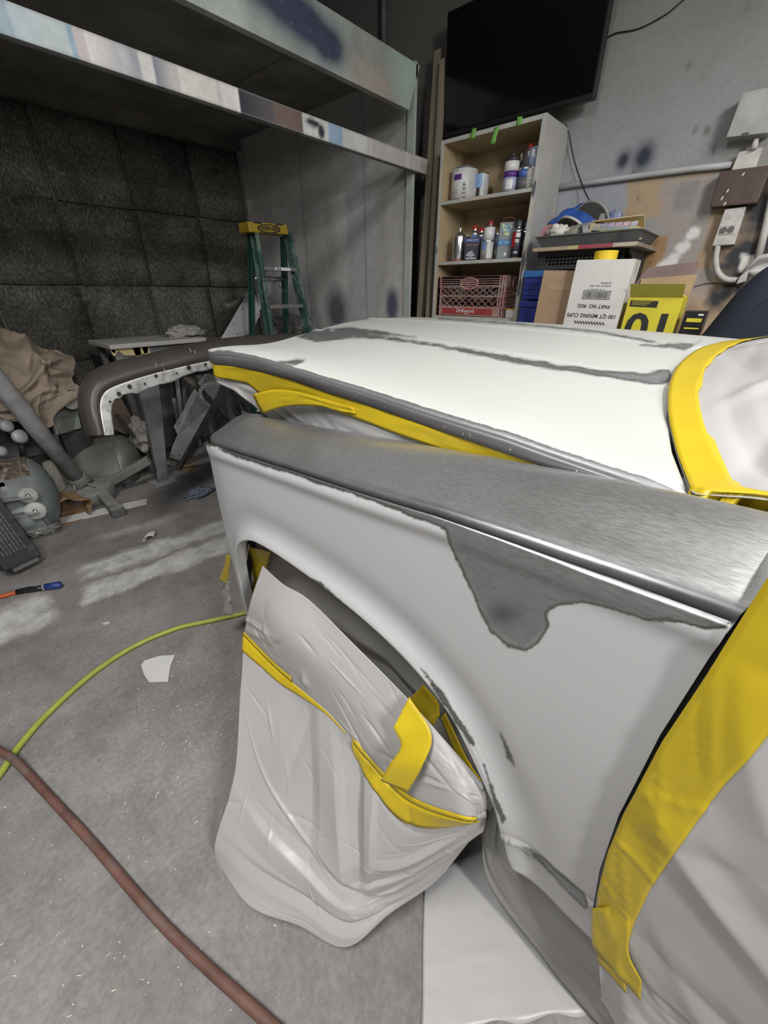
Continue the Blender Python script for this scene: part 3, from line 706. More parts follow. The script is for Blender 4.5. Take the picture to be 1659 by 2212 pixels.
fp = obj('flange_plate', MB().prism([atX(u, v, .432) for u, v in ((524, 1180), (537, 1176), (531, 1210), (526, 1240), (514, 1236), (514, 1205))], (.004, 0, 0)), mat('door_primer', (.55, .55, .55)), truck)
for (u, v) in ((523, 1214), (522, 1224)): obj('bolt_hole', MB().lathe([(.0001, -.001), (.003, -.001), (.003, .001)], atX(u, v, .4315), 8, Matrix.Rotation(math.pi/2, 3, 'Y')), m_ink, fp)

def patch_z(name, pts, parent, mt=m_tape, seed=1, amp=.0015, n=26, k=9):
    A = catmull(np.array([tuple(atZ(*p)) for p in pts[0]]), n); B = catmull(np.array([tuple(atZ(*p)) for p in pts[1]]), n)
    G = np.stack([A+(B-A)*t for t in np.linspace(0, 1, k)], 0)
    G = G+normals(G)*creases(k, n, 14, seed, amp, (.1, .3), (.06, .2))[..., None]
    return obj(name, MB().grid(G), mt, parent, smooth=True, recalc=False, solid=.0008)
patch_z('tape_strip', [[(850, 1572, .607), (866, 1612, .575), (842, 1650, .53), (822, 1686, .475)], [(884, 1505, .652), (932, 1585, .612), (912, 1655, .565), (880, 1712, .482)]], bag, seed=24)
# ---- door film with its broad tape band
dor = thing('door_masking_film', 'white masking film hung over the door behind a broad yellow tape band', 'masking film', (.4, -.3, .2))
zz = np.linspace(1.16, .18, 150); gapY = np.interp(zz, [.20, .30, .35, .40, .45, .53, .65, .75, .9, 1.0, 1.16], [-.180, -.150, -.135, -.122, -.110, -.094, -.078, -.071, -.067, -.070, -.072])
DGr = np.zeros((150, 120, 3))
for i in range(150):
    s_ = np.linspace(0, 1, 120)**1.4
    DGr[i, :, 1] = gapY[i]-s_*.85; DGr[i, :, 0] = .406-.004*np.minimum(1, s_*20)+np.interp(zz[i], [.1, .33, 1.2], [.0, .0, .0])-.012*math.sin(max(0, min(1, (1.1-zz[i])/.75))*math.pi); DGr[i, :, 2] = zz[i]
V, U = np.mgrid[0:1:150j, 0:1:120j]
D = creases(150, 120, 30, 31, .012, (.12, .4), (.02, .07), 1.0, (.55, .4))+creases(150, 120, 26, 33, .004, (.03, .1), (.006, .02), 1.0, (2.4, .5))*(U < .4)
D *= np.clip((U-.02)*5, .05, 1)
low = np.clip((V-.78)*5, 0, 1); DGr[:, :, 0] -= low*.03*np.sin(U*26+V*5)*np.clip(U*3, 0, 1)
D2 = D.copy()
DGs, _ = sheet('film', DGr, m_paper, dor, D2)
ts = lambda yv: (np.clip(yv, 0, .85)/.85)**(1/1.4)
tw = np.interp(zz, [.18, .30, .4, .5, .7, .9, 1.16], [.052, .046, .042, .048, .054, .056, .056])
TG = np.zeros((130, 12, 3)); nD = normals(DGs)
for i in range(130):
    for j in range(12):
        i2 = i; uu = ts(tw[i2]*j/11)*119; x0 = min(int(uu), 118); fx = uu-x0
        TG[i, j] = (DGs[i2, x0]*(1-fx)+DGs[i2, x0+1]*fx)+np.array((-.0022, .0012 if j == 0 else 0, 0))
TG = TG-np.array((1, 0, 0))*(.003*np.maximum(0, creases(130, 12, 40, 40, 1, (.1, .4), (.008, .02), .25, (.6, .4))))[..., None]
obj('tape_band', MB().grid(TG), m_tape, dor, smooth=True, recalc=False, solid=.0008)
# lower torn tongue of tape
patch_tape('tape_strip', [[(1278, 1962, .395), (1282, 2048, .39), (1330, 2100, .385), (1384, 2162, .38)], [(1352, 1950, .392), (1362, 2000, .388), (1358, 2060, .384), (1386, 2120, .38)]], dor, seed=14, amp=.004)

# ---- windscreen film and tape
scrn = thing('windscreen_masking_film', 'puffed white masking film over the windscreen edged with yellow tape', 'masking film', (1.3, -.2, 1.1))
bx = [(1720, 1098, .625), (1610, 1078, .62), (1535, 1074, .615), (1494, 1070, .61), (1478, 1040, .68), (1455, 970, .80), (1441, 890, .97), (1447, 830, 1.17), (1470, 790, 1.38), (1510, 760, 1.62), (1560, 745, 1.80), (1610, 738, 1.95)]
B0 = np.array([tuple(atX(*p)) for p in bx]); B0[:, 2] += .004
tgt = np.array([(.60, -.35, 1.16), (.62, -.36, 1.17), (.66, -.36, 1.19), (.72, -.36, 1.21), (.85, -.36, 1.25), (.98, -.36, 1.29), (1.12, -.36, 1.31), (1.3, -.36, 1.33), (1.5, -.36, 1.34), (1.7, -.36, 1.34), (1.85, -.36, 1.33), (2.0, -.36, 1.31)])
WGd = []
A = catmull(B0, 160); T = catmull(tgt, 160)
for t in np.linspace(0, 1, 70):
    P = A+(T-A)*t; P[:, 2] = A[:, 2]+(T[:, 2]-A[:, 2])*(t**1.25); WGd.append(P)
WGd = np.array(WGd)
V, U = np.mgrid[0:1:70j, 0:1:160j]
D = creases(70, 160, 30, 51, .02, (.15, .4), (.04, .12), 2)*np.clip((V-.12)*6, 0, 1)
WGd, _ = sheet('film', WGd, m_paper, scrn, D)
tp = []
for j in range(160):
    d = WGd[:, j]-WGd[0, j]; L_ = np.linalg.norm(d, axis=1); wd = float(np.interp(j/159, [0, .25, .3, .55, .75, 1], [.075, .075, .05, .05, .07, .10]))
    row = []
    for q in np.linspace(-.06, 1, 7):
        t = q*wd; i = int(np.argmin(np.abs(L_-abs(t)))); p = WGd[i, j].copy() if t > 0 else WGd[0, j]-(WGd[2, j]-WGd[0, j])*.12
        row.append(p+np.array((0, 0, .006 if not (q < 0 and j < 46) else -.06)))
    tp.append(row)
TGp = np.array(tp).transpose(1, 0, 2)
for k in range(2): TGp[:, 1:-1] = .25*TGp[:, :-2]+.5*TGp[:, 1:-1]+.25*TGp[:, 2:]
obj('tape_band', MB().grid(TGp), m_tape, scrn, smooth=True, recalc=False, solid=.0008)

# ---- film slung under the hood edge over the engine bay
eng = thing('engine_bay_masking_film', 'sagging white film and yellow tape hung under the raised hood edge', 'masking film', (.65, .7, .9))
ey = np.linspace(.04, 1.235, 90)
ez = np.interp(ey, eY, eL)-.001
def drop(y): return np.interp(y, [.04, .2, .45, .7, .85, 1.0, 1.12, 1.25, 1.30], [.05, .07, .10, .145, .165, .135, .075, .05, .04])
eg = []
for t in np.linspace(0, 1, 30):
    eg.append(np.stack([.601+.012*t+.014*np.sin(ey*9)*t, ey, ez-drop(ey)*t], 1))
eg = np.array(eg); D = creases(30, 90, 40, 61, .008, (.1, .3), (.04, .14), 2.5)*np.clip(np.linspace(0, 1, 30)*2-.4, 0, 1)[:, None]
eg, _ = sheet('film', eg, m_paper, eng, D)
tg = []
tww = np.interp(ey, [.04, .2, .5, .8, .95, 1.0, 1.05, 1.2, 1.3], [.030, .036, .040, .040, .055, .070, .045, .042, .03])
for t in np.linspace(0, 1, 8): tf = tww*t/drop(ey); tg.append(np.stack([.5970+.012*tf+.014*np.sin(ey*9)*tf, ey, ez+.004-tww*t], 1))
tg = np.array(tg); tg = tg+normals(tg)*creases(8, 90, 24, 63, .002, (.1, .3), (.05, .2), 3)[..., None]
obj('tape_band', MB().grid(tg), m_tape, eng, smooth=True, recalc=False, solid=.0008)
patch_tape('tape_strip', [[(545, 852, .590), (590, 842, .590), (640, 846, .591), (700, 862, .592), (765, 882, .593)], [(566, 894, .592), (620, 878, .591), (690, 878, .592), (722, 886, .593), (768, 894, .594)]], eng, seed=17)

# ---- film lying on the floor under the sill and the sheet hanging behind it
fs = thing('floor_masking_film', 'white masking film spread on the floor beneath the sill', 'masking film', (.4, -.1, 0))
q = [(918, 1888), (912, 2040), (912, 2188), (960, 2190), (1090, 2208), (1250, 2225), (1600, 2500), (1700, 2300), (1300, 2000), (1080, 1890)]
A = catmull(np.array([tuple(atZ(u, v, .004)) for u, v in ((918, 1888), (914, 2030), (912, 2188), (900, 2400))]), 40)
B = catmull(np.array([tuple(atZ(u, v, .004)) for u, v in ((1060, 1830), (1200, 1960), (1360, 2120), (1560, 2400))]), 40)
Gq = np.stack([A+(B-A)*t for t in np.linspace(0, 1, 60)], 0).transpose(1, 0, 2); Gq = Gq[:30]
Gq[29, :, 0] += .006*np.sin(np.linspace(0, 25, 60)); 
sheet('film', Gq, m_paper, fs, np.abs(creases(30, 60, 26, 71, .0025, (.1, .3), (.02, .06))))
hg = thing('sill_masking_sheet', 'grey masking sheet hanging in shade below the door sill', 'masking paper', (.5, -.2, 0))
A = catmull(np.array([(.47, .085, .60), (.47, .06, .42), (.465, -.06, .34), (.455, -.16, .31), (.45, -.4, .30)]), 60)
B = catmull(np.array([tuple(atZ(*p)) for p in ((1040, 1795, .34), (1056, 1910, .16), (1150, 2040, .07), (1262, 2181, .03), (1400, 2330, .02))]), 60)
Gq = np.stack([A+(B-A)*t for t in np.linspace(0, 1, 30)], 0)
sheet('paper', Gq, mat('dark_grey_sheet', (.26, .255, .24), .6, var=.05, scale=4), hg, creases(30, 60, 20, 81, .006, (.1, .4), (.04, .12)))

# ---- crumpled scraps of tape and film at the fender nose
sc_ = thing('torn_tape_scrap', 'torn yellow tape and film scrap dangling at the fender nose', 'tape', (.55, 1.2, .2))
patch_tape('tape_strip', [[(489, 1198, .478), (484, 1225, .478), (473, 1252, .477)], [(498, 1200, .474), (496, 1230, .474), (490, 1262, .475)]], sc_, seed=19)
patch_tape('film_scrap', [[(486, 1255, .477), (478, 1270, .477), (484, 1300, .477), (481, 1325, .477)], [(496, 1258, .474), (496, 1280, .474), (500, 1300, .474), (502, 1330, .474)]], sc_, m_paper, seed=20, amp=.012)
# ================================================================== RIGHT WALL: BENCH, SHELF UNIT, TELEVISION
m_board = mat('dirty_board', (.30, .25, .19), .75, var=.2, scale=6)
bench = thing('plywood_bench', 'long plywood bench along the right wall, mostly hidden behind the hood', 'workbench', (2.7, .5, 0))
obj('bench_top', MB().span((2.50, .19, 1.035), (3.095, 1.955, 1.065)), m_board, bench, bevel=.003)
for y in (.22, 1.1, 1.88):
    for x in (2.53, 3.03): obj('leg', MB().span((x, y, 0), (x+.06, y+.06, 1.035)), m_board, bench)

def plank_mat(name, col, dirt=(.42, .42, .40)): 
    return mat(name, col, .7, var=.10, scale=7, col2=None, stretch=(1, 1, .3))
m_wood = plank_mat('maple_ply', (.42, .33, .20))
m_edge = mat('sprayed_edge', (.42, .44, .41), .7, var=.15, scale=12, col2=(.52, .45, .36))
m_side = mat('sprayed_side', (.42, .41, .39), .7, var=.12, scale=6, col2=(.40, .40, .39))
su = thing('shelf_unit', 'open maple shelf unit with oversprayed grey edges standing on the bench', 'shelf unit', (2.92, 1.6, 1.066))
Y0, Y1, XF, XB, ZT = 1.255, 1.94, 2.75, 3.09, 2.185
def edged(name, a, b, ax):          # board of wood with a sprayed front edge
    a = Vector(a); b = Vector(b); o = obj(name, MB().span(a, b), m_wood, su, bevel=.0015)
    obj('edge_strip', MB().span((a.x-.0016, a.y+.0008, a.z+.0008), (a.x+.0005, b.y-.0008, b.z-.0008)), m_edge, o); return o
sdp = edged('side_board', (XF, Y1-.022, 1.066), (XB, Y1, ZT), 0)
sdp = edged('side_board', (XF, Y0, 1.066), (XB, Y0+.024, ZT), 0)
obj('outer_face', MB().span((XF+.001, Y0-.0015, 1.067), (XB-.001, Y0+.0005, ZT-.001)), m_side, sdp)
edged('top_board', (XF, Y0+.024, ZT-.022), (XB, Y1-.022, ZT), 0)
for z in (1.872, 1.528): edged('shelf_board', (XF, Y0+.024, z-.02), (XB-.012, Y1-.022, z), 0)
edged('bottom_board', (XF, Y0+.024, 1.166), (XB-.012, Y1-.022, 1.186), 0)
obj('back_board', MB().span((XB-.012, Y0+.024, 1.186), (XB, Y1-.022, ZT-.022)), m_wood, su)
# paint smears on the front edge
m_smear = mat('grey_smear', (.09, .10, .12), .8, var=.3)
for (y, z, w_, h_) in ((Y0+.012, 1.50, .012, .10), (Y0+.012, 1.86, .014, .05), (Y1-.011, 1.60, .008, .03), (Y0+.010, 1.36, .012, .07)):
    pts = [(XF-.0022, y+w_*math.cos(a)*random.Random(int(a*9+z*99)).uniform(.6, 1), z+h_*math.sin(a)*random.Random(int(a*7+z*55)).uniform(.5, 1)) for a in np.linspace(0, 2*math.pi, 14)[:-1]]
    obj('paint_smear', MB().prism(pts, (.0006, 0, 0)), m_smear, su)
# green tape tabs
for k, (u, v, ln, lab) in enumerate(((1024, 290, .05, 'torn green tape tab sticking up on the shelf top edge'), (1072, 294, .075, 'long green tape tab hanging under the shelf top'), (1122, 262, .035, 'short square green tape tab near the top right of the shelf'))):
    p = atX(u, v, XF-.003); r = random.Random(k)
    g = np.array([[(p.x-.001-.012*math.sin(i/5*2)*(k != 2), p.y+.016-.032*j/3+(.012*i/5 if k == 1 else 0), p.z+ln/2-ln*i/5+.004*r.random()) for j in range(4)] for i in range(6)])
    tag(obj('green_tape_tab', MB().grid(g), m_green_tape, smooth=True, solid=.0008), lab, 'tape', 'green tape tabs on the shelf top')

# ---- television
tv = thing('television', 'large black flat screen television hung above the shelf unit', 'television', (2.96, 1.59, 2.25))
Mt = Matrix.Rotation(math.radians(-3), 3, 'Y')
tc_ = Vector((2.95, 1.590, 2.545))
obj('housing', MB().box(tc_+Vector((.025, 0, 0)), (.045, .98, .575), Mt), m_black, tv, bevel=.004)
obj('screen', MB().box(tc_+Mt@Vector((-.0005, 0, .008)), (.006, .955, .535), Mt), mat('screen_glass', (.004, .004, .005), .12, var=.1), tv)
obj('bottom_bezel', MB().box(tc_+Mt@Vector((-.003, 0, -.275)), (.012, .98, .022), Mt), mat('bezel_gloss', (.008, .008, .009), .4), tv, bevel=.003)
for y in (-.12, .12): obj('mount_arm', MB().bar(tc_+Vector((.04, y, 0)), tc_+Vector((.149, y, .02)), .03, .04), m_blackm, tv)
ca = thing('power_cord', 'thin black cord hanging from the television to the paint tray', 'cable', (3.05, 1.2, 1.8))
obj('cord', MB().tube(catmull(np.array([tuple(atX(*p)) for p in ((1200, 232, 3.0), (1225, 275, 3.06), (1240, 345, 3.07), (1262, 410, 3.05), (1282, 448, 2.97))]), 30), .0032, 6), m_black, ca, smooth=True)
ca = thing('wall_wire', 'thin black wire stapled diagonally across the upper wall', 'cable', (3.09, .9, 2.6))
obj('wire', MB().tube(catmull(np.array([tuple(atX(*p)) for p in ((1296, 92, 3.093), (1330, 72, 3.092), (1380, 62, 3.094), (1440, 30, 3.092), (1490, -10, 3.094), (1600, -80, 3.094))]), 40), .003, 6), m_black, ca, smooth=True)

# ---- tins and bottles
cream = (.62, .61, .58)
m_tin = mat('tin_plate', (.55, .55, .56), .25, .9, var=.08)
def cm(c, rough=.4): return mat('print_%02d_%02d_%02d' % tuple(int(k*99) for k in c), c, rough, var=.06, scale=30)
def canister(name, label, cat, base, r, h, bands, top='rim', capc=None, blocks=(), group=None, bodyc=None):
    p = Vector(base); t = thing(name, label, cat, p, group)
    fa = math.atan2(-p.y, -p.x)      # side turned to the room
    body = [(r*.97, 0), (r, .003), (r, h-.004), (r*.97, h)]
    if top == 'rim': body += [(r*.97, h-.004), (r*.80, h-.004), (r*.80, h-.001), (.001, h-.002)]
    if top == 'cone': body = [(r*.97, 0), (r, .003), (r, h*.78), (r*.92, h*.83), (r*.22, h*.95), (r*.20, h), (.001, h)]
    if top == 'dome': body = [(r*.97, 0), (r, .003), (r, h*.86), (r*.9, h*.92), (r*.62, h*.965), (r*.60, h), (.001, h)]
    if top == 'bottle': body = [(r*.97, 0), (r, .003), (r, h*.86), (r*.93, h*.92), (r*.70, h*.96), (r*.70, h), (.001, h)]
    bo = obj('body', MB().lathe(body, p, 24), cm(bodyc) if bodyc else m_tin, t, smooth=True, angle=35)
    for (z0, z1, c) in bands: obj('label_band', MB().lathe([(r+.0006, h*z0), (r+.0006, h*z1)], p, 24), cm(c), bo, smooth=True)
    for (a0, a1, z0, z1, c) in blocks:
        obj('print_block', MB().lathe([(r+.0012, h*z0), (r+.0012, h*z1)], p, 6, None, fa+a0, fa+a1), cm(c), bo, smooth=True)
    if capc:
        c, cr, ch = capc; obj('cap', MB().lathe([(r*cr, 0), (r*cr, ch*.75), (r*cr*.75, ch), (.001, ch)], p+Vector((0, 0, h)), 16), cm(c), t, smooth=True, angle=40)
    return t, fa, p
Z1, Z2 = 1.8735, 1.5295
def on(u, z, X): 
    d = ray(u, 420 if z > 1.7 else 555); t = X/d.x; return Vector((X, d.y*t, z))
purple, blue, lblue, dk, grey, red, wht = (.10, .03, .22), (.06, .13, .40), (.22, .38, .60), (.03, .03, .035), (.33, .34, .35), (.45, .03, .03), (.66, .66, .66)
t, fa, p = canister('paint_can', 'gallon paint can with white label and purple block on the top shelf', 'paint can', on(1001, Z1, 2.86), .083, .175, [(.04, .93, wht)],
    blocks=[(-.95, -.25, .60, .76, purple), (-.10, .14, .04, .52, dk), (.28, 1.3, .12, .86, (.50, .50, .51)), (-.75, -.5, .86, .90, grey), (-1.0, -.5, .30, .32, grey), (-1.0, -.5, .22, .24, grey)])
for k in range(4):
    d = Vector((math.cos(fa+.02), math.sin(fa+.02), 0)); c = p+d*.0848+Vector((0, 0, .022+.022*k))
    obj('round_icon', MB().lathe([(.006, 0), (.0085, 0), (.0085, .0006), (.006, .0006), (.006, 0)], c, 14, frame((0, 0, 0), Vector((0, 0, 1)).cross(d), (0, 0, 1)).to_3x3()), cm(wht), t)
canister('quart_can', 'small can with light blue and white label beside the gallon can', 'paint can', on(1037, Z1, 2.91), .052, .14, [(.04, .95, wht)], blocks=[(-1.2, .1, .45, .95, lblue), (-.55, -.1, .05, .45, dk), (.1, .5, .05, .95, (.5, .55, .6))])
t, fa, p = canister('polish_bottle', 'tall bottle with white, purple and blue label and black nozzle cap', 'bottle', on(1099, Z1, 2.81), .043, .165, [(.02, .42, (.40, .44, .58)), (.42, .60, purple), (.60, .88, wht), (.88, .99, dk)], 'bottle', bodyc=dk, blocks=[(-.6, .3, .08, .35, wht)])
obj('nozzle', MB().lathe([(.016, 0), (.012, .02), (.005, .03), (.004, .05), (.001, .052)], p+Vector((0, 0, .164)), 12), cm(dk), t, smooth=True)
t, fa, p = canister('dispenser_bottle', 'dark bottle with white tip half hidden behind the purple labelled one', 'bottle', on(1116, Z1, 2.90), .035, .16, [(.05, .9, (.25, .28, .33))], 'bottle', bodyc=dk)
obj('nozzle', MB().lathe([(.012, 0), (.008, .02), (.006, .04), (.001, .042)], p+Vector((0, 0, .159)), 12), cm(wht), t, smooth=True)
canister('thinner_can', 'short can with blue and dark grey label under the red-capped can', 'paint can', on(1128, Z1, 2.81), .036, .105, [(.05, .55, (.12, .12, .13)), (.55, .92, blue)], blocks=[(.35, 1.2, .05, .95, wht)])
t, fa, p = canister('spray_can', 'dark spray can with red cap standing on the blue labelled can', 'spray can', on(1133, Z1+.106, 2.82), .033, .085, [(.05, .9, (.09, .09, .10))], 'dome', (red, .45, .022), blocks=[(-.3, .5, .45, .9, dk), (.5, 1.3, .1, .9, wht)])
text('numeral', '90', .034, frame(p+Vector((math.cos(fa+.1), math.sin(fa+.1), 0))*.0346+Vector((0, 0, .055)), Vector((0, 0, 1)).cross(Vector((math.cos(fa), math.sin(fa), 0))), (0, 0, 1)), cm(wht), t)
canister('primer_can', 'short white can with small print at the right end of the top shelf', 'paint can', on(1144, Z1, 2.81), .036, .10, [(.04, .95, (.58, .57, .54))], blocks=[(-.5, .6, .2, .25, grey), (-.5, .6, .35, .4, grey), (-.5, .6, .55, .6, grey)])
canister('hardener_can', 'pale blue can stacked on the short white can', 'paint can', on(1145, Z1+.101, 2.81), .035, .088, [(.04, .95, (.30, .36, .52))], blocks=[(-.7, -.2, .5, .85, wht)])
canister('solvent_bottle', 'plain aluminium cone-top bottle on the middle shelf', 'bottle', on(990, Z2, 2.83), .045, .185, [(.0, .05, (.42, .10, .09))], 'cone', bodyc=None, capc=((.55, .55, .55), .2, .012))
t = thing('rectangular_tin', 'dark blue and black rectangular tin on the middle shelf', 'tin', on(1019, Z2, 2.82))
p = on(1019, Z2, 2.82); Mz = Matrix.Rotation(.35, 3, 'Z')
obj('body', MB().box(p+Vector((0, 0, .065)), (.055, .098, .13), Mz), cm((.035, .04, .055)), t, bevel=.003)
fr = lambda off: p+Mz@Vector((-.0283, off[0], off[1]))
obj('print_band', MB().box(fr((0, .115)), (.001, .096, .022), Mz), cm((.05, .07, .28)), t)
text('brand_print', 'EVERCOAT', .0145, frame(fr((0, .116))+Mz@Vector((-.001, 0, 0)), Mz@Vector((0, -1, 0)), (0, 0, 1)), cm(wht), t)
obj('print_band', MB().box(fr((0, .09)), (.001, .08, .004), Mz), cm((.35, .18, .08)), t)
obj('car_picture', MB().prism([fr((a, b)) for a, b in ((.04, .03), (.02, .05), (-.005, .058), (-.01, .045), (-.03, .03), (.0, .02))], Mz@Vector((-.0008, 0, 0))), cm((.35, .37, .42)), t)
obj('print_band', MB().box(fr((0, .013)), (.001, .07, .010), Mz), cm((.40, .42, .48)), t)
for (u, X, h_, lab) in ((1021, 2.92, .190, 'blue and grey can with red cap behind the dark rectangular tin'), (1035, 2.95, .178, 'blue and grey can with dark red cap next to its twin')):
    canister('hardener_bottle', lab, 'bottle', on(u, Z2, X), .034, h_, [(.05, .98*.86, (.30, .31, .32))], 'dome', (red, .55, .022), blocks=[(-.5, .45, .5, .84, (.14, .22, .48))])
canister('small_pump_can', 'small dark can with metal tip between the silver bottle and red caps', 'bottle', on(1006, Z2, 2.93), .028, .165, [(.1, .7, (.22, .22, .2))], 'cone')
canister('filler_can', 'can with blue and grey label under the dark red capped can', 'paint can', on(1050, Z2, 2.80), .041, .105, [(.04, .95, (.32, .33, .33))], blocks=[(-.9, -.15, .50, .95, (.16, .24, .48)), (.0, 1.2, .06, .92, (.55, .55, .54))])
canister('white_bottle', 'white can with dark red cap stacked on a blue and grey can', 'bottle', on(1052, Z2+.106, 2.82), .037, .085, [(.03, .85, wht)], 'dome', ((.20, .02, .02), .6, .026))
canister('marker_can', 'narrow dark can squeezed against the grey hexagon tin', 'paint can', on(1070, Z2, 2.88), .030, .15, [(.05, .5, (.2, .2, .2)), (.5, .95, (.16, .2, .36))])
t = thing('square_tin', 'tall grey tin with honeycomb print, blue band and folding handle', 'tin', on(1090, Z2, 2.83))
p = on(1090, Z2, 2.83); Mz = Matrix.Rotation(.45, 3, 'Z')
obj('body', MB().box(p+Vector((0, 0, .098)), (.075, .105, .196), Mz), cm((.20, .22, .24)), t, bevel=.004)
fr = lambda off: p+Mz@Vector((-.0385, off[0], off[1]))
obj('print_band', MB().box(fr((0, .088)), (.001, .103, .030), Mz), cm((.02, .16, .42)), t)
text('product_print', 'ECS60', .026, frame(fr((.01, .088))+Mz@Vector((-.001, 0, 0)), Mz@Vector((0, -1, 0)), (0, 0, 1)), cm((.45, .55, .65)), t)
hc = [(.55, .65, .30), (.2, .5, .5), (.16, .3, .55), (.5, .6, .2)]
for i, (a, b) in enumerate(((.03, .178), (.012, .170), (-.006, .178), (-.022, .170), (.02, .155), (.003, .150), (-.014, .156), (.011, .135), (-.004, .132), (.03, .160))):
    ring = [(a+.0085*math.cos(q), b+.0085*math.sin(q)) for q in np.linspace(0, 2*math.pi, 7)[:-1]]
    obj('hexagon_print', MB().prism([fr(o_) for o_ in ring], Mz@Vector((-.0007, 0, 0))), cm(hc[i % 4]), t)
obj('print_block', MB().box(fr((.0, .026)), (.001, .014, .018), Mz), cm(wht), t)
obj('handle', MB().tube([p+Mz@Vector((0, a, .196+b)) for a, b in ((-.036, 0), (-.034, .018), (-.02, .026), (.02, .026), (.034, .018), (.036, 0))], .004, 6), cm((.12, .03, .02)), t, smooth=True)
t, fa, p = canister('spray_can', 'red and black spray can with tall black cap on the middle shelf', 'spray can', on(1112, Z2, 2.80), .033, .165, [(.02, .84, (.04, .035, .06))], 'dome', (dk, .9, .035), blocks=[(-1.1, -.35, .35, .84, (.35, .02, .03)), (-.3, .5, .66, .80, wht), (-.35, .35, .50, .60, (.5, .5, .5)), (-.4, .3, .14, .22, (.35, .33, .42))])
canister('spray_can', 'dark spray can with black cap at the far right of the middle shelf', 'spray can', on(1127, Z2, 2.86), .033, .165, [(.02, .84, (.07, .04, .05))], 'dome', (dk, .9, .035))

# ---- milk crate with its contents
cr = thing('milk_crate', 'faded red plastic milk crate with lattice sides on the bottom shelf', 'crate', (2.92, 1.64, 1.187))
m_cr = mat('faded_red_plastic', (.36, .19, .18), .6, var=.15, scale=14, col2=(.40, .30, .29)); m_cr2 = mat('red_plastic', (.34, .05, .05), .5, var=.2)
cx0, cx1, cy0, cy1, cz0, cz1 = 2.765, 3.06, 1.375, 1.900, 1.188, 1.435
def lattice(name, P):               # P(a, b) maps face coordinates 0..1 to space
    mb = MB(); n = 10
    for z0, z1 in ((.24, .50), (.52, .74)):
        for k in range(-2, n+2):
            for s_ in (1, -1):
                a0 = k/n; a1 = a0+s_*.16; b0, b1 = z0, z1
                if a0 < .02 or a0 > .98: continue
                if a1 < .02: b1 = z0+(z1-z0)*((a0-.02)/(a0-a1)); a1 = .02
                if a1 > .98: b1 = z0+(z1-z0)*((.98-a0)/(a1-a0)); a1 = .98
                mb.bar(P(a0, b0), P(a1, b1), .004, .004)
    return obj(name, mb, m_cr, cr)
def rails(name, P, wide):
    mb = MB()
    for b in (.99, .955, .905, .855, .80, .745, .51, .235): mb.bar(P(0, b), P(1, b), .006, .008)
    for a in (0, .035, .93 if wide else .9, .965 if wide else 1.0): mb.bar(P(a, 0), P(a, 1), .010, .008)
    for a in np.linspace(.06, .92, 7): mb.bar(P(a, .76), P(a, 1), .004, .003)
    return obj(name, mb, m_cr, cr)
Pf = lambda a, b: Vector((cx0, cy1+(cy0-cy1)*a, cz0+(cz1-cz0)*b)); Ps = lambda a, b: Vector((cx0+(cx1-cx0)*a, cy0, cz0+(cz1-cz0)*b))
Pk = lambda a, b: Vector((cx1, cy1+(cy0-cy1)*a, cz0+(cz1-cz0)*b)); Pl = lambda a, b: Vector((cx0+(cx1-cx0)*a, cy1, cz0+(cz1-cz0)*b))
for P, wd in ((Pf, 1), (Ps, 0), (Pk, 1), (Pl, 0)):
    lattice('lattice', P); rails('rim_rails', P, wd)
def wall_panel(name, P, a0, a1, b0, b1, mt, off, parent=cr):
    n = (P(1, 0)-P(0, 0)).cross(P(0, 1)-P(0, 0)).normalized()
    return obj(name, MB().prism([P(a0, b0)+n*off, P(a1, b0)+n*off, P(a1, b1)+n*off, P(a0, b1)+n*off], n*.004), mt, parent)
s0 = 1 if (Pf(1, 0)-Pf(0, 0)).cross(Pf(0, 1)-Pf(0, 0)).x < 0 else -1
wall_panel('lower_wall', Pf, .02, .97, .01, .235, m_cr, 0); wall_panel('upper_wall', Pf, .04, .34, .75, 1, m_cr, -.001); wall_panel('upper_wall', Pf, .62, .96, .75, 1, m_cr, -.001); wall_panel('upper_wall', Pf, .34, .62, .93, 1, m_cr, -.001)
wall_panel('lower_wall', Ps, .02, .97, .01, .235, m_cr, 0); wall_panel('upper_wall', Ps, .04, .36, .75, 1, m_cr, -.001); wall_panel('upper_wall', Ps, .66, .96, .75, 1, m_cr, -.001); wall_panel('upper_wall', Ps, .36, .66, .93, 1, m_cr, -.001)
hn = [Pf(.48+.13*math.cos(a)*(1 if abs(math.cos(a)) < .75 else 1.02), .82+.14*math.sin(a)) for a in np.linspace(0, 2*math.pi, 25)]
obj('handle_ring', MB().tube([p+Vector((-.003, 0, 0)) for p in hn], .006, 6), m_cr, cr, smooth=True)
hn = [Ps(.51+.16*math.cos(a), .82+.14*math.sin(a)) for a in np.linspace(0, 2*math.pi, 21)]
obj('handle_ring', MB().tube([p+Vector((0, -.003, 0)) for p in hn], .006, 6), m_cr, cr, smooth=True)
obj('name_plate', MB().span((cx0-.007, cy0+.07, cz0+.012), (cx0-.004, cy1-.045, cz0+.05)), m_cr2, cr, bevel=.002)
Mtx = frame((cx0-.0085, (cy0+cy1)/2+.02, cz0+.033), (0, -1, 0), (0, 0, 1))
text('dairy_name', 'Driftwood', .034, Mtx@Matrix.Shear('XZ', 4, (.25, 0)) if False else Mtx, m_white, cr)
text('dairy_word', 'DAIRY', .012, frame((cx0-.0085, (cy0+cy1)/2+.01, cz0+.016), (0, -1, 0), (0, 0, 1)), m_white, cr)
obj('crate_floor', MB().span((cx0+.004, cy0+.004, cz0), (cx1-.004, cy1-.004, cz0+.006)), m_cr, cr)
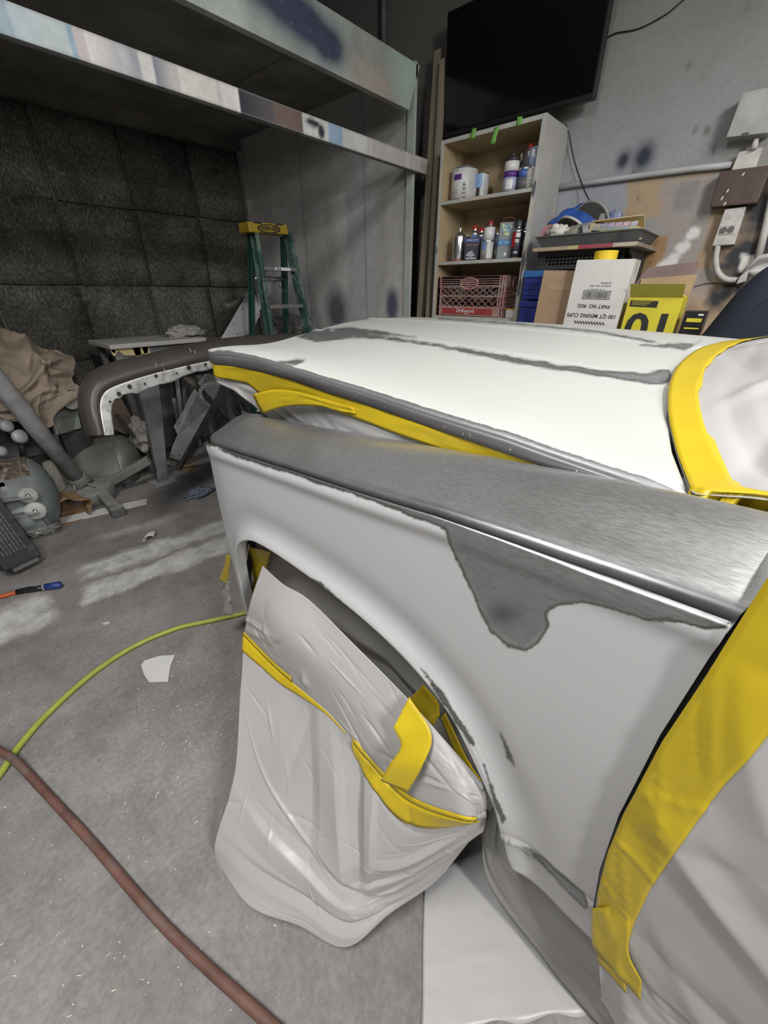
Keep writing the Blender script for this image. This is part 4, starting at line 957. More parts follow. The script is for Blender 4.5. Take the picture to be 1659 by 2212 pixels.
def lump(name, c, r, mt, seed, sq=(1, 1, 1), amp=.25, n=(18, 28), parent=None, fr_=3.0):
    g = []; 
    for i in range(n[0]+1):
        th = math.pi*i/n[0]; row = []
        for j in range(n[1]+1):
            ph = 2*math.pi*(j % n[1])/n[1]; d = Vector((math.sin(th)*math.cos(ph), math.sin(th)*math.sin(ph), math.cos(th)))
            k = 1+amp*noise.noise(d*fr_+Vector((seed, seed*2.3, -seed)))+amp*.6*(abs(noise.noise(d*fr_*2.2+Vector((seed*3, 1, seed))))-.2)
            row.append((c[0]+d.x*r*k*sq[0], c[1]+d.y*r*k*sq[1], c[2]+d.z*r*k*sq[2]))
        g.append(row)
    return obj(name, MB().grid(np.array(g)), mt, parent, smooth=True, recalc=False)
m_bag1 = mat('clear_plastic_bag', (.24, .25, .20), .3, var=.4, scale=20, col2=(.34, .36, .10))
for k, (y, z, c, sq, lab) in enumerate(((1.79, 1.40, (.10, .09, .13), (1, 1.1, .8), 'crumpled dark plastic bag in the left of the milk crate'), (1.64, 1.405, (.10, .10, .09), (1, 1, .8), 'lumpy dark bundle in the middle of the milk crate'),
                                          (1.48, 1.40, (.20, .20, .17), (1, 1.0, .8), 'pale grey crumpled bag in the right of the milk crate'))):
    tag(lump('plastic_bag', (2.91, y, z-.07), .085, mat('bag_%d' % k, c, .35, var=.4, scale=22, col2=(.30, .33, .08) if k == 0 else (.35, .33, .30)), k+2, sq, .35), lab, 'bag')
tb = thing('white_tub', 'white tub with yellow lid rim beside the milk crate', 'tub', (2.80, 1.33, 1.187))
obj('body', MB().lathe([(.032, 0), (.036, .045), (.036, .05), (.001, .05)], (2.80, 1.325, 1.187), 20), m_white, tb, smooth=True, angle=40)
obj('lid', MB().lathe([(.040, 0), (.040, .006), (.001, .006)], (2.80, 1.325, 1.237), 20), m_tape, tb)

# ---- wall shelf with a tray of sanding gear
wsb = thing('wall_shelf', 'rough wooden wall shelf with red and yellow paint drips', 'shelf', (2.85, .87, 1.57))
bo = obj('board', MB().span((2.63, .615, 1.545), (3.095, 1.165, 1.563)), m_board, wsb, bevel=.002)
for (y0, y1, c) in ((.62, .73, (.42, .38, .33)), (.73, .84, (.28, .06, .08)), (.84, .905, (.32, .04, .07)), (.905, .96, (.42, .40, .16)), (.96, 1.16, (.36, .28, .20))):
    obj('paint_drip', MB().span((2.6275, y0, 1.5455), (2.6305, y1, 1.5625)), cm(c, .7), bo)
for y in (.66, 1.12): obj('bracket', MB().prism([(3.09, y, 1.545), (2.72, y, 1.545), (2.72, y, 1.53), (3.07, y, 1.36), (3.09, y, 1.36)], (0, .012, 0)), m_blackm, wsb)
try_ = thing('plastic_tray', 'shallow dusty black tray full of sanding gear on the wall shelf', 'tray', (2.83, .87, 1.563))
m_tray = mat('dusty_tray', (.075, .08, .085), .55, var=.25, scale=12, dust=.5)
tx0, tx1, ty0, ty1, tz = 2.64, 3.06, .62, 1.16, 1.5645
obj('tray_floor', MB().span((tx0+.03, ty0+.03, tz), (tx1-.03, ty1-.03, tz+.004)), m_tray, try_)
o_ = [(tx0, ty0), (tx1, ty0), (tx1, ty1), (tx0, ty1)]; i_ = [(tx0+.03, ty0+.03), (tx1-.03, ty0+.03), (tx1-.03, ty1-.03), (tx0+.03, ty1-.03)]
for k in range(4):
    a, b, c, d = o_[k], o_[(k+1) % 4], i_[(k+1) % 4], i_[k]
    obj('tray_wall', MB().prism([(a[0], a[1], tz+.05), (b[0], b[1], tz+.05), (c[0], c[1], tz), (d[0], d[1], tz)], (0, 0, .004)), m_tray, try_)
    obj('tray_rim', MB().bar((a[0], a[1], tz+.051), (b[0], b[1], tz+.051), .012, .005), m_tray, try_)
zt_ = tz+.012
def disc(name, lab, cat, c, r, tilt, c1, c2, th=.012):
    t = thing(name, lab, cat, c); Mx = Matrix.Rotation(tilt[0], 3, 'Y')@Matrix.Rotation(tilt[1], 3, 'X')
    obj('pad', MB().lathe([(.012, -th/2), (r*.95, -th/2), (r, 0), (r*.95, th/2), (.012, th/2)], c, 30, Mx), cm(c1, .8), t, smooth=True, angle=40)
    obj('rim', MB().lathe([(r*.98, -th*.5), (r*1.02, -th*.5), (r*1.02, th*.5), (r*.98, th*.5), (r*.98, -th*.5)], c, 30, Mx), cm(c2, .7), t, smooth=True, angle=40); return t
disc('polishing_pad', 'big grey-brown polishing disc standing at the back of the tray', 'disc', (2.98, .985, zt_+.115), .118, (1.15, .25), (.06, .055, .05), (.36, .35, .33))
disc('sanding_disc', 'pale rimmed sanding disc leaning low at the front of the tray', 'disc', (2.84, 1.03, zt_+.075), .10, (.62, .35), (.07, .068, .06), (.46, .45, .41))
disc('cut_off_wheel', 'thin brown disc edge poking out beside the paint chip box', 'disc', (2.92, .80, zt_+.075), .06, (.5, -.2), (.14, .085, .05), (.16, .10, .06), .006)
bgx = lump('plastic_bag', (3.0, 1.06, zt_+.10), .13, mat('blue_plastic', (.03, .10, .42), .35, var=.3, scale=14), 9, (.45, 1.35, .92), .22)
tag(bgx, 'crumpled bright blue plastic bag behind the discs in the tray', 'bag')
tag(lump('plastic_bag', (2.985, .86, zt_+.09), .08, mat('blue_grey_plastic', (.14, .18, .34), .4, var=.4, scale=20, col2=(.45, .46, .48)), 12, (.5, .9, 1.0), .3), 'torn blue and white bag scrap right of the big disc', 'bag')
def roll(name, lab, c, r0, r1, wd, ax, c1, c2):
    t = thing(name, lab, 'tape roll', c); Mx = Vector((0, 0, 1)).rotation_difference(Vector(ax)).to_matrix()
    obj('tape', MB().lathe([(r0, -wd/2), (r1, -wd/2), (r1, wd/2), (r0, wd/2), (r0, -wd/2)], c, 26, Mx), cm(c1, .6), t, smooth=True, angle=40)
    obj('core', MB().lathe([(r0-.004, -wd/2), (r0, -wd/2), (r0, wd/2), (r0-.004, wd/2), (r0-.004, -wd/2)], c, 26, Mx), cm(c2, .7), t, smooth=True, angle=40); return t
roll('tape_roll', 'dusty pink tape roll at the left of the tray', (2.72, 1.115, zt_+.055), .020, .048, .025, (-.9, -.3, .25), (.30, .12, .12), (.25, .15, .12))
roll('tape_roll', 'grey tape roll lying in the front of the tray', (2.70, .915, zt_+.045), .018, .042, .03, (.5, -.8, .2), (.24, .24, .26), (.2, .18, .18))
tag(lump('crumpled_paper', (2.69, 1.055, zt_+.055), .045, mat('tan_white_paper', (.55, .53, .49), .7, var=.2), 15, (.7, 1.2, .9), .5), 'crumpled white paper at the front left of the tray', 'paper')
tag(lump('work_glove', (2.71, .99, zt_+.045), .055, mat('grey_olive_cloth', (.22, .215, .18), .85, var=.25), 17, (.8, 1.1, .7), .3), 'limp grey-green work glove in the tray', 'glove')
tag(obj('sanding_stick', MB().tube([(2.76, 1.06, zt_+.07), (2.76, .97, zt_+.082), (2.77, .90, zt_+.09), (2.79, .84, zt_+.10)], [.012, .015, .014, .018], 10), mat('grey_grip', (.22, .22, .23), .7, var=.3, scale=40), smooth=True), 'ribbed grey tool handle lying across the tray', 'tool')
tag(obj('sanding_stick', MB().bar((2.88, .905, zt_+.07), (2.91, .90, zt_+.15), .022, .03), mat('grey_tool', (.28, .28, .28), .6, var=.2), bevel=.004), 'pale grey tool grip standing up in front of the big disc', 'tool')
pb = thing('paint_chip_box', 'yellowed card box with pastel colour squares in the tray', 'box', (2.74, .74, zt_))
m_y = mat('faded_yellow_card', (.58, .48, .26), .7, var=.1)
Mz = Matrix.Rotation(-.10, 3, 'Z')@Matrix.Rotation(.14, 3, 'X'); pc_ = Vector((2.73, .76, zt_+.045))
obj('body', MB().box(pc_, (.10, .25, .05), Mz), m_y, pb, bevel=.002)
obj('lid', MB().prism([pc_+Mz@Vector(q) for q in ((.03, -.125, .026), (.03, .125, .03), (-.045, .125, .032), (-.045, -.125, .07))], Mz@Vector((0, 0, .004))), m_y, pb)
ccs = [(.45, .42, .38), (.36, .36, .44), (.42, .38, .55), (.55, .40, .52), (.60, .45, .50), (.50, .52, .60)]
for k in range(6): obj('colour_chip', MB().prism([pc_+Mz@Vector(q) for q in ((-.0515, .105-.037*k, .004+.0038*k), (-.0515, .105-.037*(k+1)+.004, .004+.0038*(k+1)), (-.0515, .105-.037*(k+1)+.004, .024+.004*(k+1)), (-.0515, .105-.037*k, .022+.004*k))], (-.0008, 0, 0)), cm(ccs[k]), pb)
for k in range(6): obj('colour_chip', MB().prism([pc_+Mz@Vector(q) for q in ((-.0515, .105-.037*k, -.006+.0038*k), (-.0515, .105-.037*(k+1)+.004, -.006+.0038*(k+1)), (-.0515, .105-.037*(k+1)+.004, .001+.004*(k+1)), (-.0515, .105-.037*k, .001+.004*k))], (-.0008, 0, 0)), cm([(.35, .45, .35), (.4, .5, .4), (.3, .5, .5), (.35, .55, .45), (.4, .5, .6), (.6, .6, .4)][k]), pb)
obj('print_block', MB().box(pc_+Mz@Vector((-.0505, .085, -.014)), (.0012, .05, .018), Mz), m_ink, pb)

# ---- crates and boxes on the bench
bc = thing('black_crate', 'black slotted plastic crate under the wall shelf', 'crate', (2.85, .95, 1.36))
mk = m_blackm
x0, x1, y0, y1, z0, z1 = 2.70, 3.05, .70, 1.15, 1.458, 1.540
mb = MB()
for z in (z0, z1-.012): 
    for a, b in (((x0, y0), (x0, y1)), ((x0, y0), (x1, y0)), ((x1, y0), (x1, y1)), ((x0, y1), (x1, y1))): mb.bar((a[0], a[1], z+.006), (b[0], b[1], z+.006), .014, .016)
obj('frame', mb, mk, bc); mb = MB()
for y in np.linspace(y0, y1, 22): mb.bar((x0, y, z0), (x0, y, z1), .006, .006)
for x in np.linspace(x0, x1, 14): mb.bar((x, y0, z0), (x, y0, z1), .006, .006)
for z in np.linspace(z0, z1, 6): mb.bar((x0, y0, z), (x0, y1, z), .005, .006); mb.bar((x0, y0, z), (x1, y0, z), .005, .006)
obj('slots', mb, mk, bc); obj('crate_floor', MB().span((x0, y0, z0-.006), (x1, y1, z0)), mk, bc)
obj('riser', MB().span((2.80, .72, 1.066), (3.05, 1.045, 1.45)), mk, bc)
m_blue = mat('blue_bin', (.02, .035, .22), .45, var=.2); m_blue2 = mat('blue_lid', (.03, .13, .34), .45, var=.2)
for (z0, z1, lab) in ((1.30, 1.452, 'dark blue plastic bin with brighter blue rim, upper one of the stack'), (1.066, 1.292, 'dark blue plastic bin, lower one of the stack behind the cardboard box')):
    b = thing('storage_bin', lab, 'bin', (2.75, 1.12, z0), 'blue bins')
    obj('body', MB().span((2.66, 1.06, z0), (2.95, 1.20, z1-.03)), m_blue, b, bevel=.006)
    obj('rim', MB().span((2.652, 1.052, z1-.035), (2.958, 1.208, z1)), m_blue2 if z1 > 1.4 else m_blue, b, bevel=.004)
    for k in range(3): obj('rib', MB().span((2.654, 1.08, z0+.022+.03*k), (2.662, 1.19, z0+.034+.03*k)), m_blue, b)
m_card = mat('cardboard', (.36, .245, .155), .75, var=.08, scale=5)
cb_ = thing('cardboard_box', 'plain brown cardboard box beside the white carton', 'box', (2.58, .97, 1.066))
Mz = Matrix.Rotation(.06, 3, 'Z')@Matrix.Rotation(.035, 3, 'X'); pc_ = Vector((2.62, .955, 1.257))
obj('body', MB().box(pc_, (.10, .205, .371), Mz), m_card, cb_, bevel=.002)
obj('seam_tape', MB().box(pc_+Mz@Vector((-.0505, -.02, .11)), (.001, .16, .035), Mz), mat('cardboard_flap', (.40, .28, .18), .6), cb_)
obj('flap', MB().box(pc_+Mz@Vector((0, 0, .1865)), (.102, .207, .003), Mz), m_card, cb_)
wb = thing('white_carton', 'white carton of mixing cups standing upside down with barcode', 'box', (2.55, .72, 1.066))
m_wc = mat('white_card', (.62, .61, .59), .65, var=.05)
Mz = Matrix.Rotation(.045, 3, 'Z')@Matrix.Rotation(.02, 3, 'X'); pc_ = Vector((2.60, .728, 1.277))
wd, dp, hh = .275, .16, .416
obj('body', MB().box(pc_, (dp, wd, hh), Mz), m_wc, wb, bevel=.002)
obj('seam_tape', MB().box(pc_+Mz@Vector((0, -wd/2-.0005, hh/2-.03)), (.05, .001, .06), Mz), mat('clear_tape', (.50, .46, .38), .4), wb)
def ftxt(s_, size, y, z, bold=.0): 
    c = pc_+Mz@Vector((-dp/2-.0012, y, z)); return text('carton_print', s_, size, frame(c, Mz@Vector((0, 1, 0)), Mz@Vector((0, 0, -1))), m_ink, wb, .0004, bold)
ftxt('100 QT MIXING CUPS', .026, 0, -.049, .0003); ftxt('PART NO. 9032', .024, .0, -.003, .0003)
mb = MB(); r = random.Random(14)
for (zq, y0, y1, hq) in ((.075, -.035, .045, .004), (.091, -.06, .045, .006), (.104, -.06, -.005, .006)):
    y = y0
    while y < y1:
        w_ = r.uniform(.004, .012); mb.box(pc_+Mz@Vector((-dp/2-.0006, y+w_/2, zq)), (.0010, w_, hq), Mz); y += w_+r.choice((.002, .003, .008))
obj('small_print', mb, mat('grey_ink', (.20, .20, .20), .7), wb)
r = random.Random(4); mb = MB(); y = -.062
while y < .062:
    w_ = r.choice((.0012, .0022, .0035)); mb.box(pc_+Mz@Vector((-dp/2-.0006, y+w_/2, .049)), (.0012, w_, .030), Mz); y += w_+r.choice((.0014, .0025, .003))
obj('barcode', mb, m_ink, wb); mb = MB()
for a, b, c_, d_ in ((0, .019, .136, .0025), (0, -.019, .136, .0025), (.067, 0, .0025, .040), (-.067, 0, .0025, .040)): mb.box(pc_+Mz@Vector((-dp/2-.0006, a, b+.049)), (.0012, c_, d_), Mz)
obj('barcode_frame', mb, m_ink, wb); mb = MB()
for k in range(22):
    for q in range(2):
        if (k+q) % 2: mb.box(pc_+Mz@Vector((-dp/2-.0006, -.075+.0072*k, -.081-.007*q)), (.0012, .0072, .007), Mz)
obj('chequer_strip', mb, m_ink, wb)
roll('tape_roll', 'roll of bright yellow tape lying on top of the white carton', (2.60, .745, 1.506), .036, .056, .040, (0, 0, 1), (.74, .52, .02), (.5, .42, .3))
yb = thing('yellow_carton', 'open yellow and black product carton with flaps up, right of the white carton', 'box', (2.55, .43, 1.066))
m_yc = mat('yellow_card', (.62, .54, .035), .55, var=.05); m_yb = mat('brown_card_inside', (.36, .26, .15), .75, var=.08)
A0 = Vector((2.53, .565, 1.066)); wd, dp, hh = .232, .15, .250
pts = lambda x, y, z: A0+Vector((x, -y, z))
for (p_, mt_) in (([(0, 0, 0), (0, wd, 0), (0, wd, hh), (0, 0, hh)], m_yc), ([(dp, 0, 0), (dp, wd, 0), (dp, wd, hh), (dp, 0, hh)], m_yc), ([(0, 0, 0), (dp, 0, 0), (dp, 0, hh), (0, 0, hh)], m_yc), ([(0, wd, 0), (dp, wd, 0), (dp, wd, hh), (0, wd, hh)], m_yc)):
    q = [pts(*k) for k in p_]; n = (q[1]-q[0]).cross(q[2]-q[1]).normalized(); obj('wall', MB().prism(q, n*.002), mt_, yb)
obj('front_flap', MB().prism([pts(-.001, .004, hh), pts(-.001, wd-.004, hh), pts(-.045, wd-.002, hh+.055), pts(-.045, .0, hh+.058)], (-.002, 0, .001)), mat('olive_card', (.42, .38, .06), .6), yb)
obj('back_flap', MB().prism([pts(dp, .0, hh), pts(dp, wd, hh), pts(dp+.02, wd+.004, hh+.10), pts(dp+.02, -.004, hh+.085)], (.002, 0, 0)), m_yb, yb)
obj('back_flap_tip', MB().prism([pts(dp+.024, -.03, hh+.06), pts(dp+.024, wd-.01, hh+.08), pts(dp+.035, wd-.005, hh+.155), pts(dp+.035, .01, hh+.135)], (.002, 0, 0)), mat('plum_card', (.20, .14, .13), .7), yb)
obj('side_flap', MB().prism([pts(.02, wd, hh), pts(dp-.01, wd, hh), pts(dp-.01, wd-.07, hh+.035), pts(.05, wd-.06, hh+.03)], (0, 0, .002)), m_yc, yb)
obj('side_flap', MB().prism([pts(.02, 0, hh), pts(dp-.01, 0, hh), pts(dp-.02, .06, hh+.045), pts(.04, .05, hh+.02)], (0, 0, .002)), m_yb, yb)
obj('print_block', MB().prism([pts(-.0035, .012, .210), pts(-.0035, .135, .206), pts(-.0035, .135, .235), pts(-.0035, .012, .238)], (.001, 0, 0)), m_ink, yb)
for k in range(3): obj('print_line', MB().prism([pts(-.0042, .02, .217+.007*k), pts(-.0042, .09+.01*k, .2155+.007*k), pts(-.0042, .09+.01*k, .2172+.007*k), pts(-.0042, .02, .219+.007*k)], (.0008, 0, 0)), m_yc, yb)
text('carton_numeral', '01', .19, frame(pts(-.0035, .125, .104), (0, -1, 0), (0, 0, 1)), m_ink, yb, .0006, .004, 1.15)
kb = thing('small_black_carton', 'small black and yellow carton beside the dark navy cover', 'box', (2.50, .25, 1.066))
obj('body', MB().span((2.52, .22, 1.066), (2.62, .305, 1.262)), m_black, kb, bevel=.002)
for (z, h_) in ((1.215, .016), (1.185, .006)): obj('print_band', MB().span((2.519, .23, z), (2.5202, .29, z+h_)), m_yc, kb)
obj('label_chip', MB().span((2.519, .23, 1.243), (2.5202, .25, 1.250)), m_white, kb)
# ---- dark draped seat back
nv = thing('navy_cloth_cover', 'smooth dark navy cloth-covered bulk at the right edge behind the hood', 'cloth cover', (2.25, -.1, 0))
m_navy = mat('navy_cloth', (.012, .016, .030), .8, var=.2, scale=6)
outl = [(1497, 748), (1522, 718), (1553, 680), (1588, 638), (1624, 603), (1664, 574), (1720, 556), (1800, 560), (1850, 600)]
E_ = catmull(np.array([tuple(atX(u, v, 2.46)) for u, v in outl]), 60); E_[:, 2] = np.maximum(E_[:, 2], .9)
rws = []
for t in np.linspace(0, 1, 24):
    a = math.pi*t; P = E_.copy(); cz = 1.0
    ctr = np.array((2.46, -.25, .95)); P = ctr+(P-ctr)*(1 if t == .5 else (.80+.20*math.sin(a))); P[:, 0] = 2.46-.07*math.cos(a)+0*P[:, 0]
    rws.append(P)
NG = np.array(rws)
low = NG.copy()
sheetG = np.concatenate([np.array([[(p[0], p[1], p[2]) for p in NG[i]] for i in range(24)])], 0)
obj('cloth', MB().grid(sheetG), m_navy, nv, smooth=True, solid=.004)
obj('cloth_front', MB().add([tuple(p) for p in NG[0]]+[(2.39, .2, .55), (2.39, -.7, .55)], [tuple(range(60))+(61, 60)]), m_navy, nv, solid=.004)
for y in (.12, -.6): obj('leg', MB().span((2.44, y-.02, 0), (2.48, y+.02, 1.0)), m_blackm, nv)

# ---- electrical gear on the wall
m_grey_box = mat('grey_painted_steel', (.33, .345, .32), .6, var=.15, scale=8, col2=(.42, .42, .40))
m_whitep = mat('dirty_white_paint', (.55, .53, .50), .6, var=.12, scale=14, col2=(.44, .43, .42))
def quad_box(name, corners, depth, mt, parent=None, bevel=.003, X=XW):
    q = [atX(u, v, X-depth) for u, v in corners]; return obj(name, MB().prism(q, (depth-.001, 0, 0)), mt, parent, bevel=bevel)
eb = thing('junction_box', 'grey steel junction box high on the wall near the right edge', 'electrical box', (3.05, .35, 2.05))
quad_box('housing', ((1610, 205), (1690, 185), (1655, 283), (1574, 292)), .09, m_grey_box, eb)
quad_box('cover', ((1604, 200), (1696, 180), (1658, 287), (1568, 297)), .094, m_grey_box, eb)
quad_box('lid_screw', ((1604, 287), (1618, 285), (1617, 289), (1603, 291)), .098, m_grime, eb, 0)
sb = thing('switch_box', 'white painted switch box partly behind the brown board', 'electrical box', (3.06, .35, 1.9))
quad_box('housing', ((1596, 328), (1648, 318), (1632, 362), (1580, 368)), .05, m_whitep, sb)
obj('nipple', MB().tube([atX(1628, 322, 3.04), atX(1634, 300, 3.04)], [.014, .010], 10), m_whitep, sb, smooth=True)
tag(quad_box('brown_board', ((1556, 370), (1668, 356), (1636, 438), (1533, 448)), .075, mat('brown_hardboard', (.07, .043, .034), .5, var=.35, scale=9, col2=(.095, .062, .05)), None), 'dark brown chipped hardboard fixed over the outlet box', 'board')
for k, (u, v) in enumerate(((1560, 428), (1572, 412), (1566, 440), (1606, 376))):
    obj('paint_chip', MB().prism([atX(u+a, v+b, XW-.0762) for a, b in ((-4, 5), (-1, -1), (3, -5), (2, 0), (-2, 4))], (-.0006, 0, 0)), m_white, bpy.data.objects['brown_board'])
ob = thing('outlet_box', 'long white painted outlet box with double socket below the brown board', 'electrical box', (3.05, .3, 1.65))
quad_box('housing', ((1566, 452), (1612, 446), (1586, 528), (1538, 531)), .055, m_whitep, ob)
quad_box('socket_plate', ((1557, 488), (1591, 484), (1585, 505), (1551, 509)), .059, mat('old_socket', (.40, .37, .35), .6, var=.2), ob)
for (u, v) in ((1563, 497), (1579, 495)):
    obj('socket', MB().lathe([(.001, -.001), (.013, -.001), (.014, .002)], atX(u, v, XW-.061), 12, Matrix.Rotation(-math.pi/2, 3, 'Y')), mat('socket_dark', (.10, .11, .10), .6), ob)
quad_box('knockout', ((1570, 462), (1584, 460), (1581, 472), (1567, 474)), .0565, mat('old_socket2', (.47, .455, .43), .6), ob, 0)
cd = thing('wall_conduit', 'grey painted horizontal conduit pipe running along the wall', 'pipe', (3.08, .8, 1.9))
obj('pipe', MB().tube([atX(u, v, 3.078) for u, v in ((1195, 406), (1300, 391), (1400, 377), (1500, 364), (1580, 356))], .014, 12), mat('grey_pipe', (.42, .43, .44), .5, var=.1), cd, smooth=True)
cd = thing('curved_conduit', 'white painted conduit curving from the outlet box into a junction fitting', 'pipe', (3.06, .3, 1.5))
obj('pipe', MB().tube(catmull(np.array([tuple(atX(u, v, 3.06)) for u, v in ((1551, 530), (1546, 560), (1551, 588), (1568, 603), (1592, 605))]), 24), .0135, 12), m_whitep, cd, smooth=True)
quad_box('fitting', ((1597, 598), (1618, 580), (1610, 608), (1590, 614)), .07, m_whitep, cd)
obj('pipe', MB().tube([atX(1605, 590, 3.06), atX(1640, 556, 3.06), atX(1700, 545, 3.06)], .012, 10), m_whitep, cd, smooth=True)
cd = thing('vertical_conduit', 'pale vertical conduit at the right edge of the wall', 'pipe', (3.07, .2, 1.6))
obj('pipe', MB().tube([atX(1638, 556, 3.075), atX(1652, 500, 3.075), atX(1690, 330, 3.075)], .016, 12), m_whitep, cd, smooth=True)
tag(obj('loose_wire', MB().tube(catmull(np.array([tuple(atX(u, v, 3.09)) for u, v in ((1500, 618), (1530, 611), (1565, 612), (1600, 618))]), 16), .0022, 6), m_grime, smooth=True), 'thin dark wire sagging along the wall below the curved conduit', 'cable')
# ---- boards leaning between the loft post and the shelf unit
m_stud = mat('old_stud', (.235, .20, .145), .8, var=.2, scale=5, stretch=(1, 1, .2))
for k, (a, b, X0, X1, wd, lab) in enumerate((((908, 690), (948, 110), 2.86, 3.02, .05, 'weathered timber stud leaning nearest the loft post'), ((925, 690), (958, 130), 2.80, 2.98, .035, 'thin timber stud leaning against the shelf unit'))):
    p0 = atX(*a, X0); p1 = atX(*b, X1); dirv = (p1-p0).normalized(); p0 = p0-dirv*(p0.z/dirv.z); p0.z = .0
    tag(obj('timber_stud', MB().bar(p0+Vector((0, 0, .004)), p1, wd, .04, (1, 0, 0)), m_stud, bevel=.003), lab, 'timber', 'leaning studs')
tag(obj('vertical_pipe', MB().tube([(3.07, 2.72, 2.70), (3.07, 2.72, 3.55)], .022, 10), m_grime, smooth=True), 'dark vertical pipe on the wall above the loft header', 'pipe')
# ================================================================== LEFT BAY: LADDER, BENCHES, JUNK
# ---- step ladder
lad = thing('step_ladder', 'green fibreglass step ladder with yellow top cap in the loft corner', 'ladder', (2.1, 3.0, 0))
m_fg = mat('green_fibreglass', (.028, .08, .064), .5, var=.25, scale=10, col2=(.16, .22, .19))
m_fgd = mat('green_fibreglass_dark', (.016, .06, .047), .55, var=.2)
def ext(p, q, z=0.0): d = q-p; return p+d*((z-p.z)/d.z)
Lt, Ll = atY(551, 498, 2.975), atY(586, 722, 2.83); Rt, Rl = atY(617, 503, 2.975), atY(660, 705, 2.83)
Lb, Rb = ext(Lt, Ll), ext(Rt, Rl)
def channel(name, a, b, w_, side, mt):
    mb = MB(); d = Vector((side, 0, 0)); up = (0, 1, 0)
    mb.bar(a, b, .006, w_, (1, 0, 0)) if False else None
    z = (b-a).normalized(); x = Vector((1, 0, 0)); y = z.cross(x).normalized(); x = y.cross(z).normalized(); M = Matrix((x, y, z)).transposed()
    L_ = (b-a).length; c = (a+b)/2
    mb.box(c, (.007, w_, L_), M)
    mb.box(c+x*side*.014+y*(w_/2-.003), (.028, .006, L_), M); mb.box(c+x*side*.014-y*(w_/2-.003), (.028, .006, L_), M)
    return obj(name, mb, mt, lad)
channel('front_rail', Lt, Lb, .075, -1, m_fg); channel('front_rail', Rt, Rb, .075, 1, m_fg)
LBt, RBt = Lt+Vector((.0, .05, -.02)), Rt+Vector((.0, .05, -.02)); LBb, RBb = Vector((Lb.x+.05, 3.25, 0)), Vector((Rb.x-.02, 3.25, 0))
channel('rear_rail', LBt, LBb, .045, -1, m_fgd); channel('rear_rail', RBt, RBb, .045, 1, m_fgd)
for (u, v) in ((600, 575), (618, 656)):
    zq = atY(u, v, 2.90).z; a = ext(Lt, Lb, zq); b = ext(Rt, Rb, zq)
    st = obj('step', MB().span((a.x, a.y-.035, zq-.03), (b.x, a.y+.035, zq-.004)), m_alu, lad, bevel=.002)
    if v < 600:
        obj('warning_label', MB().span((a.x+.10, a.y-.0362, zq-.027), (a.x+.24, a.y-.0348, zq-.008)), m_white, st)
        for k, x in enumerate((.112, .126, .142)): obj('warning_print', MB().span((a.x+x, a.y-.0370, zq-.024), (a.x+x+.009, a.y-.0361, zq-.011)), m_ink, st)
for zq in (1.00, .745, .49, .235):
    a = ext(Lt, Lb, zq); b = ext(Rt, Rb, zq); obj('step', MB().span((a.x, a.y-.035, zq-.03), (b.x, a.y+.035, zq-.004)), m_alu, lad, bevel=.002)
zr_ = 1.43
for zq in (1.43, .9, .4):
    a = ext(LBt, LBb, zq); b = ext(RBt, RBb, zq); obj('rear_brace', MB().tube([a, b], .017, 10), m_alu, lad, smooth=True)
a = ext(Rt, Rb, 1.49); b = ext(RBt, RBb, 1.34)
obj('knee_brace', MB().bar(a+Vector((-.07, 0, 0)), ext(Rt, Rb, 1.42), .012, .004), m_alu, lad)
obj('knee_brace', MB().bar(ext(RBt, RBb, 1.42)+Vector((-.07, 0, 0)), b, .012, .004), m_alu, lad)
obj('knee_brace', MB().bar(ext(Lt, Lb, 1.49)+Vector((.05, 0, 0)), ext(Lt, Lb, 1.42), .012, .004), m_alu, lad)
m_lady = mat('ladder_yellow', (.42, .29, .025), .5, var=.12, scale=14)
tl, tr, br, bl = atY(535, 478, 2.93), atY(620, 485, 2.93), atY(624, 507, 2.93), atY(539, 501, 2.93)
cap = obj('top_cap', MB().prism([tl, tr, br, bl], (0, .13, 0)), m_lady, lad, bevel=.006)
cc = (tl+tr+br+bl)/4+Vector((0, -.002, -.004)); rgt = (tr-tl).normalized(); upv = (tl-bl).normalized()
ov = lambda rx, rz, y: [cc+rgt*rx*math.cos(a)+Vector((0, 0, rz*math.sin(a)))+Vector((0, y, 0)) for a in np.linspace(0, 2*math.pi, 33)[:-1]]
obj('logo_oval', MB().prism(ov(.098, .027, 0), (0, -.0008, 0)), m_ink, cap)
obj('logo_field', MB().prism(ov(.082, .020, -.0008), (0, -.0006, 0)), m_lady, cap)
text('brand_name', 'WERNER', .036, frame(cc+Vector((0, -.0018, 0)), rgt, (0, 0, 1)), m_ink, cap, .0006, .0012, 1.02)
for s_ in (-1, 1): obj('logo_wing', MB().prism([cc+rgt*(s_*a)+Vector((0, 0, b)) for a, b in ((.055, .034), (.125, .036), (.125, .028), (.06, .024))], (0, -.0008, 0)), m_ink, cap)

